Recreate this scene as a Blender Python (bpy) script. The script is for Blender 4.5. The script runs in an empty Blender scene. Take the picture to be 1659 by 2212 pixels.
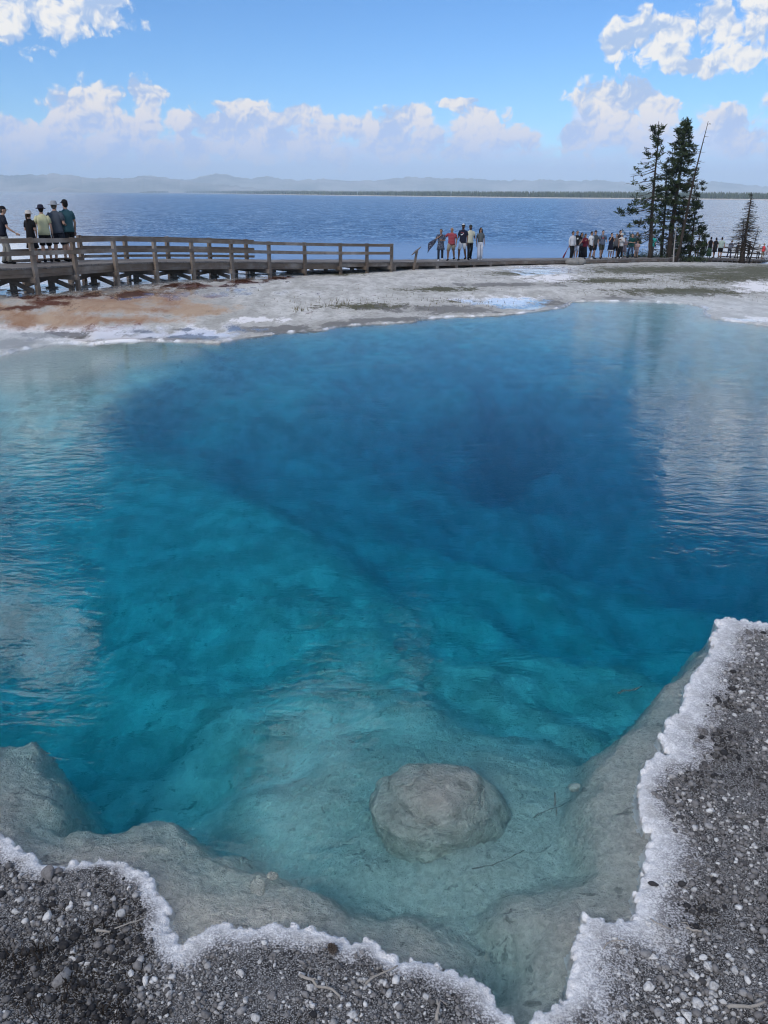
import bpy, math, random
import numpy as np
from mathutils import Vector, Matrix

random.seed(7)
rng = np.random.default_rng(11)
C = bpy.context.scene.collection
SC = bpy.context.scene
R = math.radians

# ------------------------------------------------------------------ camera
CAM_H = 3.5                       # eye height above the pool's water, metres
FPX = 1662.0                      # focal length in pixels of a 1659 x 2212 picture
PITCH, ROLL = 22.44, 0.45
cam_data = bpy.data.cameras.new('camera')
cam_data.sensor_fit = 'VERTICAL'
cam_data.sensor_height = 24.0
cam_data.lens = 24.0 * FPX / 2212.0
cam_data.clip_start = 0.1
cam_data.clip_end = 60000.0
cam = bpy.data.objects.new('camera', cam_data)
C.objects.link(cam)
CAM_M = Matrix.Rotation(R(90 - PITCH), 4, 'X') @ Matrix.Rotation(R(ROLL), 4, 'Z')
cam.matrix_world = Matrix.Translation((0, 0, CAM_H)) @ CAM_M
SC.camera = cam
CR = np.array(CAM_M.to_3x3())

def ray(px, py):
    d = CR @ np.array([(px - 829.5) / FPX, (1106 - py) / FPX, -1.0])
    return d / np.linalg.norm(d)

def at_z(px, py, z=0.0):
    d = ray(px, py); t = (z - CAM_H) / d[2]
    return np.array([d[0] * t, d[1] * t, z])

def at_y(px, py, y):
    d = ray(px, py); t = y / d[1]
    return np.array([d[0] * t, y, CAM_H + d[2] * t])

def pix(x, y, z):
    p = np.stack([np.asarray(x, float), np.asarray(y, float), np.asarray(z, float) - CAM_H], -1) @ CR
    w = np.maximum(-p[..., 2], 1e-3)
    return 829.5 + FPX * p[..., 0] / w, 1106 - FPX * p[..., 1] / w

def azel(px, py):
    d = ray(px, py)
    return math.degrees(math.atan2(d[0], d[1])), math.degrees(math.asin(d[2]))

# ------------------------------------------------------------------ node helper
class NT:
    def __init__(s, tree): s.t = tree
    def n(s, typ, **kw):
        nd = s.t.nodes.new(typ)
        for k, v in kw.items(): setattr(nd, k, v)
        return nd
    def link(s, a, b): s.t.links.new(a, b)
    def put(s, sock, v):
        if hasattr(v, 'is_output') or isinstance(v, bpy.types.NodeSocket): s.t.links.new(v, sock)
        elif isinstance(v, (tuple, list)) and len(v) == 3 and sock.type == 'RGBA': sock.default_value = (*v, 1)
        else: sock.default_value = v
    def m(s, op, a, b=None, c=None, clamp=False):
        nd = s.n('ShaderNodeMath', operation=op, use_clamp=clamp)
        for i, v in enumerate((a, b, c)):
            if v is not None: s.put(nd.inputs[i], v)
        return nd.outputs[0]
    def v(s, op, a, b=None, c=None):
        nd = s.n('ShaderNodeVectorMath', operation=op)
        for i, q in enumerate((a, b, c)):
            if q is not None: s.put(nd.inputs[i], q)
        return nd.outputs['Value'] if op in ('LENGTH', 'DOT_PRODUCT') else nd.outputs[0]
    def mix(s, f, a, b, mode='MIX'):
        nd = s.n('ShaderNodeMix', data_type='RGBA', blend_type=mode)
        s.put(nd.inputs[0], f); s.put(nd.inputs[6], a); s.put(nd.inputs[7], b)
        return nd.outputs[2]
    def ramp(s, x, a, b, lo=0.0, hi=1.0, smooth=True):
        nd = s.n('ShaderNodeMapRange', interpolation_type='SMOOTHSTEP' if smooth else 'LINEAR')
        s.put(nd.inputs[0], x)
        for i, v in enumerate((a, b, lo, hi)): s.put(nd.inputs[i + 1], v)
        return nd.outputs[0]
    def noise(s, vec, scale, detail=4, rough=0.55, dist=0.0, dim='3D', out=0):
        nd = s.n('ShaderNodeTexNoise', noise_dimensions=dim)
        if vec is not None: s.put(nd.inputs['Vector'], vec)
        nd.inputs['Scale'].default_value = scale; nd.inputs['Detail'].default_value = detail
        nd.inputs['Roughness'].default_value = rough; nd.inputs['Distortion'].default_value = dist
        return nd.outputs[out]
    def vor(s, vec, scale, feature='F1', detail=0, rough=0.5, smooth=None, out='Distance', dim='3D'):
        nd = s.n('ShaderNodeTexVoronoi', feature=feature, voronoi_dimensions=dim)
        if vec is not None: s.put(nd.inputs['Vector'], vec)
        nd.inputs['Scale'].default_value = scale
        if 'Detail' in nd.inputs: nd.inputs['Detail'].default_value = detail; nd.inputs['Roughness'].default_value = rough
        if smooth is not None and 'Smoothness' in nd.inputs: nd.inputs['Smoothness'].default_value = smooth
        return nd.outputs[out]
    def attr(s, name, out='Fac'):
        return s.n('ShaderNodeAttribute', attribute_name=name).outputs[out]
    def pos(s): return s.n('ShaderNodeNewGeometry').outputs['Position']
    def scale(s, vec, k): return s.v('MULTIPLY', vec, k)
    def bump(s, h, strength=0.5, dist=0.02, normal=None):
        nd = s.n('ShaderNodeBump'); nd.inputs['Strength'].default_value = strength; nd.inputs['Distance'].default_value = dist
        s.put(nd.inputs['Height'], h)
        if normal is not None: s.put(nd.inputs['Normal'], normal)
        return nd.outputs[0]

def mat(name, color=None, rough=0.8, spec=0.3):
    m = bpy.data.materials.new(name); m.use_nodes = True
    t = NT(m.node_tree)
    b = m.node_tree.nodes['Principled BSDF']
    b.inputs['Roughness'].default_value = rough
    b.inputs['Specular IOR Level'].default_value = spec
    if color is not None: t.put(b.inputs['Base Color'], color)
    return m, t, b

# ------------------------------------------------------------------ world: daylight sky with cumulus
SUN_EL, SUN_AZ = R(38), R(215)     # the sun stands behind the camera, to its left; a cloud covers it
W = bpy.data.worlds.new('World'); SC.world = W; W.use_nodes = True
wt = NT(W.node_tree); W.node_tree.nodes.clear()
sky = wt.n('ShaderNodeTexSky', sky_type='NISHITA', sun_disc=False)
sky.sun_elevation = SUN_EL; sky.sun_rotation = SUN_AZ
sky.altitude = 2350; sky.air_density = 1.0; sky.dust_density = 0.6; sky.ozone_density = 1.6

def blob(px, py, rx, ry, flip=False):
    a, e = azel(px, py); k = math.degrees(1 / FPX) * 0.95
    return (a, -e if flip else e, rx * k * (1.0 if flip else 1.12), ry * k * (1.0 if flip else 1.12))

PUFFS = [blob(*b) for b in [               # sunlit heads: centre and radii as seen from the viewing platform
    (205, 238, 84, 50), (318, 225, 40, 52), (150, 275, 60, 40), (20, 290, 64, 40), (260, 275, 70, 40), (90, 318, 60, 24),
    (395, 262, 56, 24), (430, 318, 60, 28), (545, 258, 80, 34), (590, 300, 66, 28), (500, 228, 66, 14), (690, 290, 52, 36), (640, 246, 70, 16),
    (880, 246, 56, 26), (830, 290, 60, 28), (930, 300, 60, 26), (1030, 264, 62, 34), (1000, 318, 60, 18), (740, 335, 30, 22), (985, 222, 46, 9), (470, 268, 60, 30), (780, 268, 50, 22), (650, 318, 90, 24), (520, 322, 80, 20), (860, 318, 90, 22), (1090, 290, 50, 26), (200, 312, 110, 26), (1130, 300, 40, 18), (330, 320, 60, 22),
    (1325, 214, 84, 38), (1410, 232, 54, 40), (1290, 262, 62, 44), (1360, 262, 54, 28), (1235, 296, 34, 22), (1390, 300, 70, 22),
    (1570, 252, 56, 24), (1600, 296, 60, 24),
    (1365, 66, 56, 36), (1450, 60, 46, 32), (1322, 96, 32, 22), (1430, 104, 56, 24), (1560, 44, 48, 32), (1520, 140, 90, 14), (1590, 122, 50, 16), (1660, 8, 70, 40),
    (130, 20, 130, 30), (40, -10, 100, 50), (230, 8, 50, 14)]]
PUFFS += [blob(*b, flip=True) for b in [       # more of them above the frame, seen mirrored in the pool
    (70, 915, 150, 120), (190, 830, 90, 60), (-80, 900, 130, 170), (1600, 930, 170, 190), (1640, 760, 120, 110), (1480, 1000, 80, 70), (1420, 860, 60, 60), (1740, 850, 170, 240),
    (120, 1420, 110, 100), (0, 1340, 100, 80), (-120, 1380, 160, 160), (885, 1470, 45, 70), (930, 1990, 90, 80), (500, 2050, 160, 80)]]
# how high the hazy mass behind the heads reaches, along the horizon
VEIL = [(-60, 320), (0, 262), (60, 270), (140, 268), (200, 240), (300, 240), (360, 250), (440, 244), (480, 222), (560, 224), (640, 236), (720, 242), (790, 262), (850, 262), (900, 250), (960, 244), (1000, 244), (1080, 248), (1120, 262),
        (1160, 268), (1200, 300), (1230, 240), (1280, 190), (1400, 205), (1450, 222), (1520, 228), (1580, 222), (1640, 240), (1720, 230)]

gen_v = wt.n('ShaderNodeTexCoord').outputs['Generated']
sx = wt.n('ShaderNodeSeparateXYZ'); wt.link(wt.v('NORMALIZE', gen_v), sx.inputs[0])
az = wt.m('MULTIPLY', wt.m('ARCTAN2', sx.outputs[0], sx.outputs[1]), 57.29578)
el = wt.m('MULTIPLY', wt.m('ARCSINE', sx.outputs[2]), 57.29578)
cmb = wt.n('ShaderNodeCombineXYZ'); wt.link(az, cmb.inputs[0]); wt.link(el, cmb.inputs[1])
P = cmb.outputs[0]
warp = wt.v('MULTIPLY', wt.v('SUBTRACT', wt.noise(P, 0.6, 2, 0.55, out=1, dim='2D'), (0.5, 0.5, 0.5)), (1.1, 0.8, 0.0))
pw = wt.v('ADD', P, warp)
dmin = None
for (a_, e_, ra, re) in PUFFS:
    q = wt.v('MULTIPLY_ADD', pw, (1 / ra, 1 / re, 0), (-a_ / ra, -e_ / re, 0))
    L = wt.v('LENGTH', wt.v('MAXIMUM', q, wt.v('MULTIPLY', q, (-1.0, -0.62, 1.0))))
    dmin = L if dmin is None else wt.m('MINIMUM', dmin, L)
f = wt.m('SUBTRACT', 1.0, dmin)
# loose cumulus everywhere above the picture and beyond its sides
outside = wt.m('MAXIMUM', wt.ramp(el, 26.0, 40.0), wt.ramp(wt.m('ABSOLUTE', az), 30.0, 40.0))
gen = wt.noise(wt.scale(P, (0.05, 0.07, 1.0)), 1.0, 1, 0.5, dim='2D')
gen = wt.m('ADD', wt.m('MULTIPLY', wt.m('MULTIPLY_ADD', gen, 6.0, -3.2), outside), wt.m('MULTIPLY', wt.m('SUBTRACT', 1.0, outside), -3.0))
f = wt.m('MAXIMUM', f, wt.m('MINIMUM', gen, 0.8))
def billow(vec, det):
    v_ = wt.vor(vec, 0.60, 'F1', det, 0.55, dim='2D')
    return wt.m('SUBTRACT', 0.5, v_)
fb = wt.m('SUBTRACT', wt.noise(pw, 1.3, 5, 0.65, dim='2D'), 0.5)
B0, B1 = billow(pw, 3), billow(wt.v('ADD', pw, (-0.14, 0.22, 0)), 3)
L0, L1 = wt.noise(pw, 0.42, 1, 0.5, dim='2D'), wt.noise(wt.v('ADD', pw, (-0.5, 1.1, 0)), 0.42, 1, 0.5, dim='2D')
core = wt.m('ADD', wt.m('MINIMUM', f, 0.8), 0.10)
D = wt.m('ADD', wt.m('MULTIPLY', core, 1.15), wt.m('ADD', wt.m('MULTIPLY', B0, 0.72), wt.m('MULTIPLY', fb, 0.55)))
alpha = wt.ramp(D, -0.04, 0.34)
lit = wt.m('ADD', wt.m('MULTIPLY', wt.m('SUBTRACT', B0, B1), 1.15), wt.m('MULTIPLY', wt.m('SUBTRACT', L0, L1), 1.5))
lit = wt.m('ADD', lit, wt.m('MULTIPLY', fb, 0.25))
lit = wt.ramp(lit, -0.48, 0.36)
low = wt.ramp(el, 8.0, 1.2)
lit_c = wt.mix(low, (0.74, 0.715, 0.675), (0.77, 0.645, 0.565))
lit_c = wt.mix(wt.ramp(el, 11.5, 16.0), lit_c, (2.1, 2.07, 2.0))      # clouds above the frame brightened beyond those in view to strengthen pool reflections
shade_c = wt.mix(low, (0.31, 0.42, 0.62), (0.36, 0.44, 0.66))
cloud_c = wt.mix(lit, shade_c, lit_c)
HZ = (0.355, 0.48, 0.80)
cloud_c = wt.mix(wt.m('MULTIPLY', wt.ramp(el, 6.0, 1.6), 0.70), cloud_c, HZ)
# the hazy lavender mass
vp = wt.n('ShaderNodeFloatCurve')
crv = vp.mapping.curves[0]
pts = [( (azel(x, y)[0] + 40) / 80, azel(x, y)[1] / 12) for x, y in VEIL]
pts = [(0.0, 0.25)] + pts + [(1.0, 0.3)]
while len(crv.points) < len(pts): crv.points.new(0.5, 0.5)
for cp, q in zip(crv.points, sorted(pts)): cp.location = q; cp.handle_type = 'AUTO_CLAMPED'
vp.mapping.update()
wt.link(wt.m('MULTIPLY_ADD', az, 1 / 80, 0.5), vp.inputs['Value'])
vtop = wt.m('MULTIPLY', vp.outputs[0], 12.0)
vn = wt.noise(wt.scale(P, (0.35, 1.3, 1)), 1.0, 4, 0.6, dim='2D')
vd_ = wt.m('ADD', wt.m('SUBTRACT', vtop, el), wt.m('ADD', wt.m('MULTIPLY', wt.m('SUBTRACT', vn, 0.5), 2.4), wt.m('MULTIPLY', B0, 0.9)))
veil = wt.m('MULTIPLY', wt.ramp(vd_, -0.25, 1.5), wt.m('MAXIMUM', wt.ramp(vn, 0.2, 0.75, 0.62, 0.95), wt.ramp(el, 4.0, 1.5, 0.0, 0.93)))
veil_c = wt.mix(wt.ramp(vn, 0.35, 0.62), (0.36, 0.47, 0.74), (0.62, 0.62, 0.76))
veil_c = wt.mix(wt.ramp(el, 4.5, 1.2), veil_c, HZ)
SKY_K = 0.095
wb = wt.n('ShaderNodeBackground'); wb.inputs['Strength'].default_value = SKY_K
hs = wt.n('ShaderNodeHueSaturation'); wt.link(sky.outputs[0], hs.inputs['Color']); hs.inputs['Saturation'].default_value = 1.22; hs.inputs['Value'].default_value = 1.0
def scaled(c):
    nd = wt.n('ShaderNodeVectorMath', operation='SCALE'); wt.put(nd.inputs[0], c); nd.inputs['Scale'].default_value = 1.0 / SKY_K
    return nd.outputs[0]
clear = wt.v('MULTIPLY', hs.outputs[0], (0.70, 0.93, 1.12))
base = wt.mix(veil, clear, scaled(veil_c))
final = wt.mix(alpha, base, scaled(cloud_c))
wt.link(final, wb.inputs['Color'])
wo = wt.n('ShaderNodeOutputWorld'); wt.link(wb.outputs[0], wo.inputs['Surface'])
W.cycles.sampling_method = 'MANUAL'; W.cycles.sample_map_resolution = 512

# ------------------------------------------------------------------ sun, softened by the cloud in front of it
sd = bpy.data.lights.new('sun', 'SUN'); sd.energy = 1.5; sd.angle = R(14); sd.color = (1.0, 0.93, 0.84)
sun = bpy.data.objects.new('sun', sd); C.objects.link(sun)
sun.rotation_euler = (Vector((-math.sin(SUN_AZ) * math.cos(SUN_EL), -math.cos(SUN_AZ) * math.cos(SUN_EL), -math.sin(SUN_EL)))).to_track_quat('-Z', 'Y').to_euler()

SC.render.engine = 'CYCLES'
SC.view_settings.view_transform = 'Standard'; SC.view_settings.look = 'None'
SC.view_settings.exposure = 0.48; SC.view_settings.gamma = 1.0; SC.view_settings.use_curve_mapping = False
cy = SC.cycles
cy.use_denoising = True
try: cy.denoiser = 'OPENIMAGEDENOISE'
except Exception: pass
cy.max_bounces = 10; cy.diffuse_bounces = 3; cy.glossy_bounces = 4; cy.transmission_bounces = 6; cy.volume_bounces = 2; cy.transparent_max_bounces = 12
cy.sample_clamp_indirect = 6.0
cy.use_adaptive_sampling = False
cy.pixel_filter_type = 'BLACKMAN_HARRIS'; cy.filter_width = 1.15
try: cy.denoising_input_passes = 'RGB_ALBEDO_NORMAL'; cy.denoising_prefilter = 'ACCURATE'
except Exception: pass

# ------------------------------------------------------------------ small mesh helpers
def tag(o, label=None, cat=None, group=None, kind=None):
    if label: o['label'] = label
    if cat: o['category'] = cat
    if group: o['group'] = group
    if kind: o['kind'] = kind
    return o

def mesh_obj(name, V, F, material=None, parent=None, smooth=False, attrs=None):
    me = bpy.data.meshes.new(name)
    V = np.asarray(V, np.float32)
    if isinstance(F, np.ndarray):
        k = F.shape[1]; nf = len(F)
        me.vertices.add(len(V)); me.vertices.foreach_set('co', V.ravel())
        me.loops.add(nf * k); me.loops.foreach_set('vertex_index', F.astype(np.int32).ravel())
        me.polygons.add(nf); me.polygons.foreach_set('loop_start', np.arange(0, nf * k, k, dtype=np.int32))
        me.update(calc_edges=True)
    else:
        me.from_pydata([tuple(map(float, v)) for v in V], [], F); me.update()
    if smooth: me.polygons.foreach_set('use_smooth', np.ones(len(me.polygons), bool))
    for k, a in (attrs or {}).items():
        a = np.asarray(a, np.float32)
        if a.ndim == 1:
            at = me.attributes.new(k, 'FLOAT', 'POINT'); at.data.foreach_set('value', a)
        else:
            at = me.attributes.new(k, 'FLOAT_COLOR', 'POINT'); at.data.foreach_set('color', np.c_[a, np.ones(len(a))].astype(np.float32).ravel())
    if material: me.materials.append(material)
    o = bpy.data.objects.new(name, me); C.objects.link(o)
    if parent: o.parent = parent
    return o

def empty(name, loc=(0, 0, 0)):
    o = bpy.data.objects.new(name, None); o.location = loc; C.objects.link(o); return o

def grid_faces(nx, ny, keep=None):
    i = np.arange((ny - 1) * (nx - 1)); r, c = i // (nx - 1), i % (nx - 1)
    a = r * nx + c
    F = np.stack([a, a + 1, a + nx + 1, a + nx], 1)
    return F if keep is None else F[keep[F].all(1)]

def submesh(V, F, sel, attrs=None):
    f = F[sel]; u, inv_ = np.unique(f, return_inverse=True)
    return V[u], inv_.reshape(f.shape), {k: a[u] for k, a in (attrs or {}).items()}

def sstep(x, a, b):
    t = np.clip((x - a) / (b - a), 0, 1); return t * t * (3 - 2 * t)

def _hash(i, j, s):
    n = (i.astype(np.int64) * 374761393 + j.astype(np.int64) * 668265263 + s * 1274126177) & 0x7fffffff
    n = ((n ^ (n >> 13)) * 1103515245) & 0x7fffffff
    return ((n ^ (n >> 16)) & 0xffff) / 65535.0

def vnoise(x, y, s=0):
    i, j = np.floor(x), np.floor(y); fx, fy = x - i, y - j
    fx = fx * fx * (3 - 2 * fx); fy = fy * fy * (3 - 2 * fy)
    return (_hash(i, j, s) * (1 - fx) + _hash(i + 1, j, s) * fx) * (1 - fy) + (_hash(i, j + 1, s) * (1 - fx) + _hash(i + 1, j + 1, s) * fx) * fy

def fbm(x, y, oct=4, s=0, g=0.5):
    a, t, k = 0.0, 0.0, 1.0
    for o in range(oct):
        a = a + k * vnoise(x * 2 ** o + 17.3 * o, y * 2 ** o - 9.1 * o, s + o); t += k; k *= g
    return a / t - 0.5

def poly_sdf(X, Y, P):
    """distance to a closed polygon, negative inside"""
    d = np.full(X.shape, 1e18); ins = np.zeros(X.shape, bool)
    for (ax, ay), (bx, by) in zip(P, np.roll(P, -1, 0)):
        ex, ey = bx - ax, by - ay
        t = np.clip(((X - ax) * ex + (Y - ay) * ey) / (ex * ex + ey * ey + 1e-12), 0, 1)
        d = np.minimum(d, (X - ax - t * ex) ** 2 + (Y - ay - t * ey) ** 2)
        if ay != by:
            ins ^= ((ay > Y) != (by > Y)) & (X < ex * (Y - ay) / ey + ax)
    d = np.sqrt(d)
    return np.where(ins, -d, d)
# ------------------------------------------------------------------ layout traced on the ground
RIM_NEAR = [(0,1811),(18,1820),(36,1838),(50,1849),(72,1856),(77,1870),(95,1872),(108,1878),(137,1879),(158,1872),(187,1872),(216,1867),(245,1870),(266,1872),
 (284,1887),(295,1894),(313,1888),(322,1901),(326,1917),(329,1932),(346,1946),(356,1957),(364,1971),(356,1982),(360,2004),(362,2018),(374,2032),(382,2050),(388,2068),
 (396,2059),(410,2043),(428,2025),(446,2011),(461,2002),(482,2004),(504,2011),(522,2009),(529,2018),(547,2016),(565,2009),(597,2007),(531+60*.4+28,2012),(583+20,2006),(611,2010),
 (639,2004),(649,2014),(663,2014),(691,2024),(715,2028),(739,2034),(759,2048),(787,2040),(811,2046),(821,2058),(827,2070),(851,2082),(879,2088),(895,2078),(915,2084),
 (939,2090),(955,2102),(983,2108),(999,2116),(1023,2122),(1043,2138),(1051,2150),(1063,2158),(1059,2170),(1083,2190),(1103,2210),(1120,2235),(1140,2242),(1152,2225),
 (1165,2202),(1190,2186),(1211,2173),(1230,2153),(1234,2124),(1240,2103),(1242,2074),(1238,2055),(1252,2041),(1263,2036),(1252,2028),(1261,2007),(1263,1982),(1286,1991),
 (1306,1997),(1335,1995),(1360,1995),(1377,1978),(1381,1958),(1373,1937),(1385,1924),(1393,1895),(1398,1866),(1393,1846),(1414,1825),(1414,1808),(1393,1788),(1385,1759),
 (1379,1721),(1385,1684),(1398,1659),(1418,1638),(1445,1634),(1435,1613),(1425,1595),(1447,1580),(1447,1559),(1472,1547),(1481,1518),(1485,1489),(1501,1476),(1497,1464),
 (1514,1447),(1514,1437),(1536,1418),(1539,1394),(1543,1373),(1559,1360),(1551,1348),(1574,1342),(1605,1346),(1659,1354),(1730,1352)]
RIM_FAR = [(1900,1330),(2150,1230),(2500,1050),(2600,900),(2300,800),(1900,730),(1659,705),(1630,701),(1580,695),(1530,687),(1517,676),(1525,668),(1515,663),(1480,656),(1405,652),(1310,651),(1240,652),(1230,660),(1210,666),
 (1170,671),(1130,677),(1070,682),(980,685),(912,690),(895,696),(829,700),(780,702),(735,706),(690,715),(630,718),(580,723),(525,731),(500,735),(470,742),(440,741),(400,739),(330,737),
 (260,738),(190,746),(150,741),(75,749),(0,768),(-100,772),(-300,800),(-600,900),(-900,1100),(-900,1400),(-600,1650),(-300,1720),(-120,1780),(-40,1800)]
near_pts = np.array([at_z(*p)[:2] for p in RIM_NEAR])
POOL = np.array([at_z(*p)[:2] for p in RIM_NEAR + RIM_FAR])
SHELF = [(-900,1560),(-300,1545),(0,1552),(22,1552),(40,1562),(62,1550),(88,1560),(95,1600),(105,1640),(125,1670),(135,1700),(146,1745),(200,1742),(265,1742),(275,1733),(330,1725),(385,1735),(410,1752),
 (450,1785),(495,1790),(540,1825),(600,1848),(680,1880),(740,1905),(800,1915),(900,1925),(960,1945),(1010,1975),(1045,2005),(1052,2030),(1030,2050),(1040,2090),(1080,2125),(1108,2118),(1118,2080),
 (1122,2040),(1095,2000),(1068,1960),(1068,1935),(1095,1915),(1150,1892),(1225,1875),(1280,1845),(1262,1790),(1258,1720),(1275,1660),(1300,1600),(1345,1560),(1400,1500),(1440,1450),(1500,1400),
 (1540,1360),(1580,1337),(1659,1331),(1900,1305),(3000,1305),(3000,2600),(-900,2600)]
SHELF_P = np.array([at_z(*p)[:2] for p in SHELF])
DEEP = [(1000,1850,.34),(1180,1780,.32),(1100,1700,.42),(1060,1860,.30),(1080,2060,.42),(1080,1980,.40),(830,1850,.42),(780,1720,.62),(700,1800,.6),(560,1770,.8),(900,1580,.85),(900,1660,.6),(1150,1620,.85),(1220,1700,.52),(600,1650,1.2),(450,1680,1.5),(750,1560,1.1),(300,1650,2.0),(180,1650,2.4),
 (100,1450,2.8),(400,1400,2.3),(600,1400,2.1),(800,1450,1.6),(700,1250,2.4),(500,1200,2.5),(300,1150,2.8),(100,1150,3.0),(900,1250,3.8),(1000,1200,5.2),(900,1130,4.6),(1100,1090,9.0),(1050,1110,8.4),(900,1020,5.4),(1000,980,6.0),(1200,1050,6.4),
 (1300,1200,5.4),(1500,1250,5.4),(1200,1400,3.3),(1400,1400,3.8),(1000,1400,2.5),(1000,1490,1.6),(1100,1540,1.4),(1250,1520,1.9),(1250,1600,1.15),(1330,1560,1.6),(1450,1440,3.0),(600,1000,4.6),(400,950,4.0),(750,1050,4.6),(1300,950,6.0),(1550,950,6.0),(1550,1100,6.0),(600,850,3.0),(1000,850,3.6),(1250,830,3.4),(1400,800,3.2),(1600,800,3.2),(300,820,.9),(150,800,.12),
 (100,900,1.2),(0,1000,2.4),(520,790,3.0),(800,745,2.6),(1000,720,2.6),(1200,715,2.6),(1450,690,2.2),(1600,730,2.6),(60,780,.05),(220,765,.05),(330,775,.25),(400,755,.1),(1900,1000,3.5),(-200,1100,2.0),(-200,1400,2.4)]
def deep_point(px, py, d):
    """where on the floor, d metres down, the bent line of sight through this point of the water arrives"""
    p_ = at_z(px, py); h_ = np.hypot(p_[0], p_[1]); si = h_ / np.hypot(h_, CAM_H) / 1.33
    q = 1 + d * si / math.sqrt(1 - si * si) / h_
    return [p_[0] * q, p_[1] * q, d]
DEEP_P = np.array([deep_point(*p) for p in DEEP])

# knobs of mineral along the near rim
KNOBS = []
for k in range(len(near_pts) - 1):
    a, b = near_pts[k], near_pts[k + 1]; L = np.linalg.norm(b - a); t = 0.0
    while t < L:
        p = a + (b - a) * t / max(L, 1e-6)
        big = 1.0 + 0.25 * (p[1] > 4)
        KNOBS.append((p[0] + rng.normal(0, .007), p[1] + rng.normal(0, .007), rng.choice([.010, .014, .018, .024]) * rng.uniform(.8, 1.2) * big))
        t += rng.uniform(.014, .036) * big
KNOBS = np.array(KNOBS)

def idw(X, Y):
    num = np.zeros(X.shape); den = np.zeros(X.shape)
    for x, y, d in DEEP_P:
        w = 1.0 / (((X - x) ** 2 + ((Y - y) * 0.75) ** 2) + 0.10) ** 1.7
        num += w * d; den += w
    return num / den

def pool_depth(X, Y, sd):
    """sd: distance to the rim (negative inside)"""
    inside = np.maximum(-sd, 0)
    sh = poly_sdf(X, Y, SHELF_P) + 0.16 * fbm(X * 2.2, Y * 2.2, 3, 5) + 0.10 * fbm(X * 7, Y * 7, 3, 6)
    deep0 = idw(X, Y)
    deep = deep0 * (1 + 0.25 * fbm(X * .9, Y * .9, 4, 8)) + 0.22 * fbm(X * 3, Y * 3, 5, 9) * sstep(deep0, .4, 1.5)
    shelf = 0.04 + 0.10 * sstep(inside, 0, .8) + 0.05 * fbm(X * 3, Y * 3, 4, 12)
    edge = sstep(sh, -0.10, 0.10 + 0.16 * np.minimum(deep, 2.5))
    shelf = shelf + 0.12 * sstep(sh, -0.5, 0.0)
    d = shelf * (1 - edge) + np.maximum(deep, shelf) * edge
    # far rim and sides: the floor falls away from the rim
    return np.where(inside < 3, np.minimum(d, .03 + inside * np.where(Y > 11, np.where(X < -5.5 - (Y - 18) * .1, .40, 2.2), 6.0) ), d)

# ------------------------------------------------------------------ boardwalk line
NEAR_EDGE = [(-60,583,21.6),(72,577.5,23),(160,573,24.6),(247,568,26.2),(334,566,27.8),(414,565,29.2),(499,565,30.7),(580,566,32.2),(657,567,33.7),(734,567,35),(791,566.5,36),(844,566,37),(897,566,38.5),
 (1000,564.5,42),(1120,562.5,47),(1240,561.5,52),(1340,560,57),(1405,558.5,61),(1480,557.5,66),(1540,557.5,72),(1600,559,80),(1659,561,88),(1760,564,100)]
GROUND_PY = [648,632,624.5,615.5,608.6,602.6,600,596,593,590,588,585.5,581,577.5,572,570,567,565,564.5,565,567.5,569,572]
WALK = np.array([at_y(*p) for p in NEAR_EDGE])                     # near edge of the deck, deck height
WALK_G = np.array([at_y(p[0], gy, p[2])[2] for p, gy in zip(NEAR_EDGE, GROUND_PY)])   # ground under it
dirs = np.diff(WALK[:, :2], axis=0); dirs /= np.linalg.norm(dirs, axis=1)[:, None]
vd = np.vstack([dirs[:1], (dirs[1:] + dirs[:-1]) / 2, dirs[-1:]]); vd /= np.linalg.norm(vd, axis=1)[:, None]
LAKEWARD = np.stack([-vd[:, 1], vd[:, 0]], 1)
DECK_W = 2.0
LAKE_Z = -3.0

def walk_frame(X, Y):
    best = np.full(X.shape, 1e18); zg = np.zeros(X.shape); sn = np.zeros(X.shape)
    for k in range(len(WALK) - 1):
        a, b = WALK[k, :2], WALK[k + 1, :2]; e = b - a; L2 = e @ e
        t = ((X - a[0]) * e[0] + (Y - a[1]) * e[1]) / L2
        t = np.clip(t, -50 if k == 0 else 0, 50 if k == len(WALK) - 2 else 1)
        dx, dy = X - a[0] - t * e[0], Y - a[1] - t * e[1]; d = dx * dx + dy * dy
        s = dx * -e[1] + dy * e[0]
        m = d < best; best = np.where(m, d, best)
        zg = np.where(m, WALK_G[k] + (WALK_G[k + 1] - WALK_G[k]) * np.clip(t, -1.5, 2.5), zg)
        sn = np.where(m, np.sign(s) * np.sqrt(d), sn)
    return zg, sn

def ground_far(X, Y, sd):
    zg, sn = walk_frame(X, Y)
    front = np.maximum(-sn, 0)
    t = np.maximum(sd, 0) / (np.maximum(sd, 0) + front + 1e-6)
    z = .04 + (zg - .04) * sstep(t, 0, 1) * sstep(Y, 11, 17)
    back = np.maximum(sn - 2.5, 0)
    rate = .055 + .05 * sstep(X, -2, 6) * (1 - sstep(X, 9, 16))
    z = z - np.minimum(back * rate, 2.2 + back * .012)
    z = z + (.05 * fbm(X * .35, Y * .35, 4, 31) + .025 * fbm(X * 1.7, Y * 1.7, 3, 32)) * sstep(sd, .1, 2.5)
    return np.maximum(z, -5.0), sn

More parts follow.
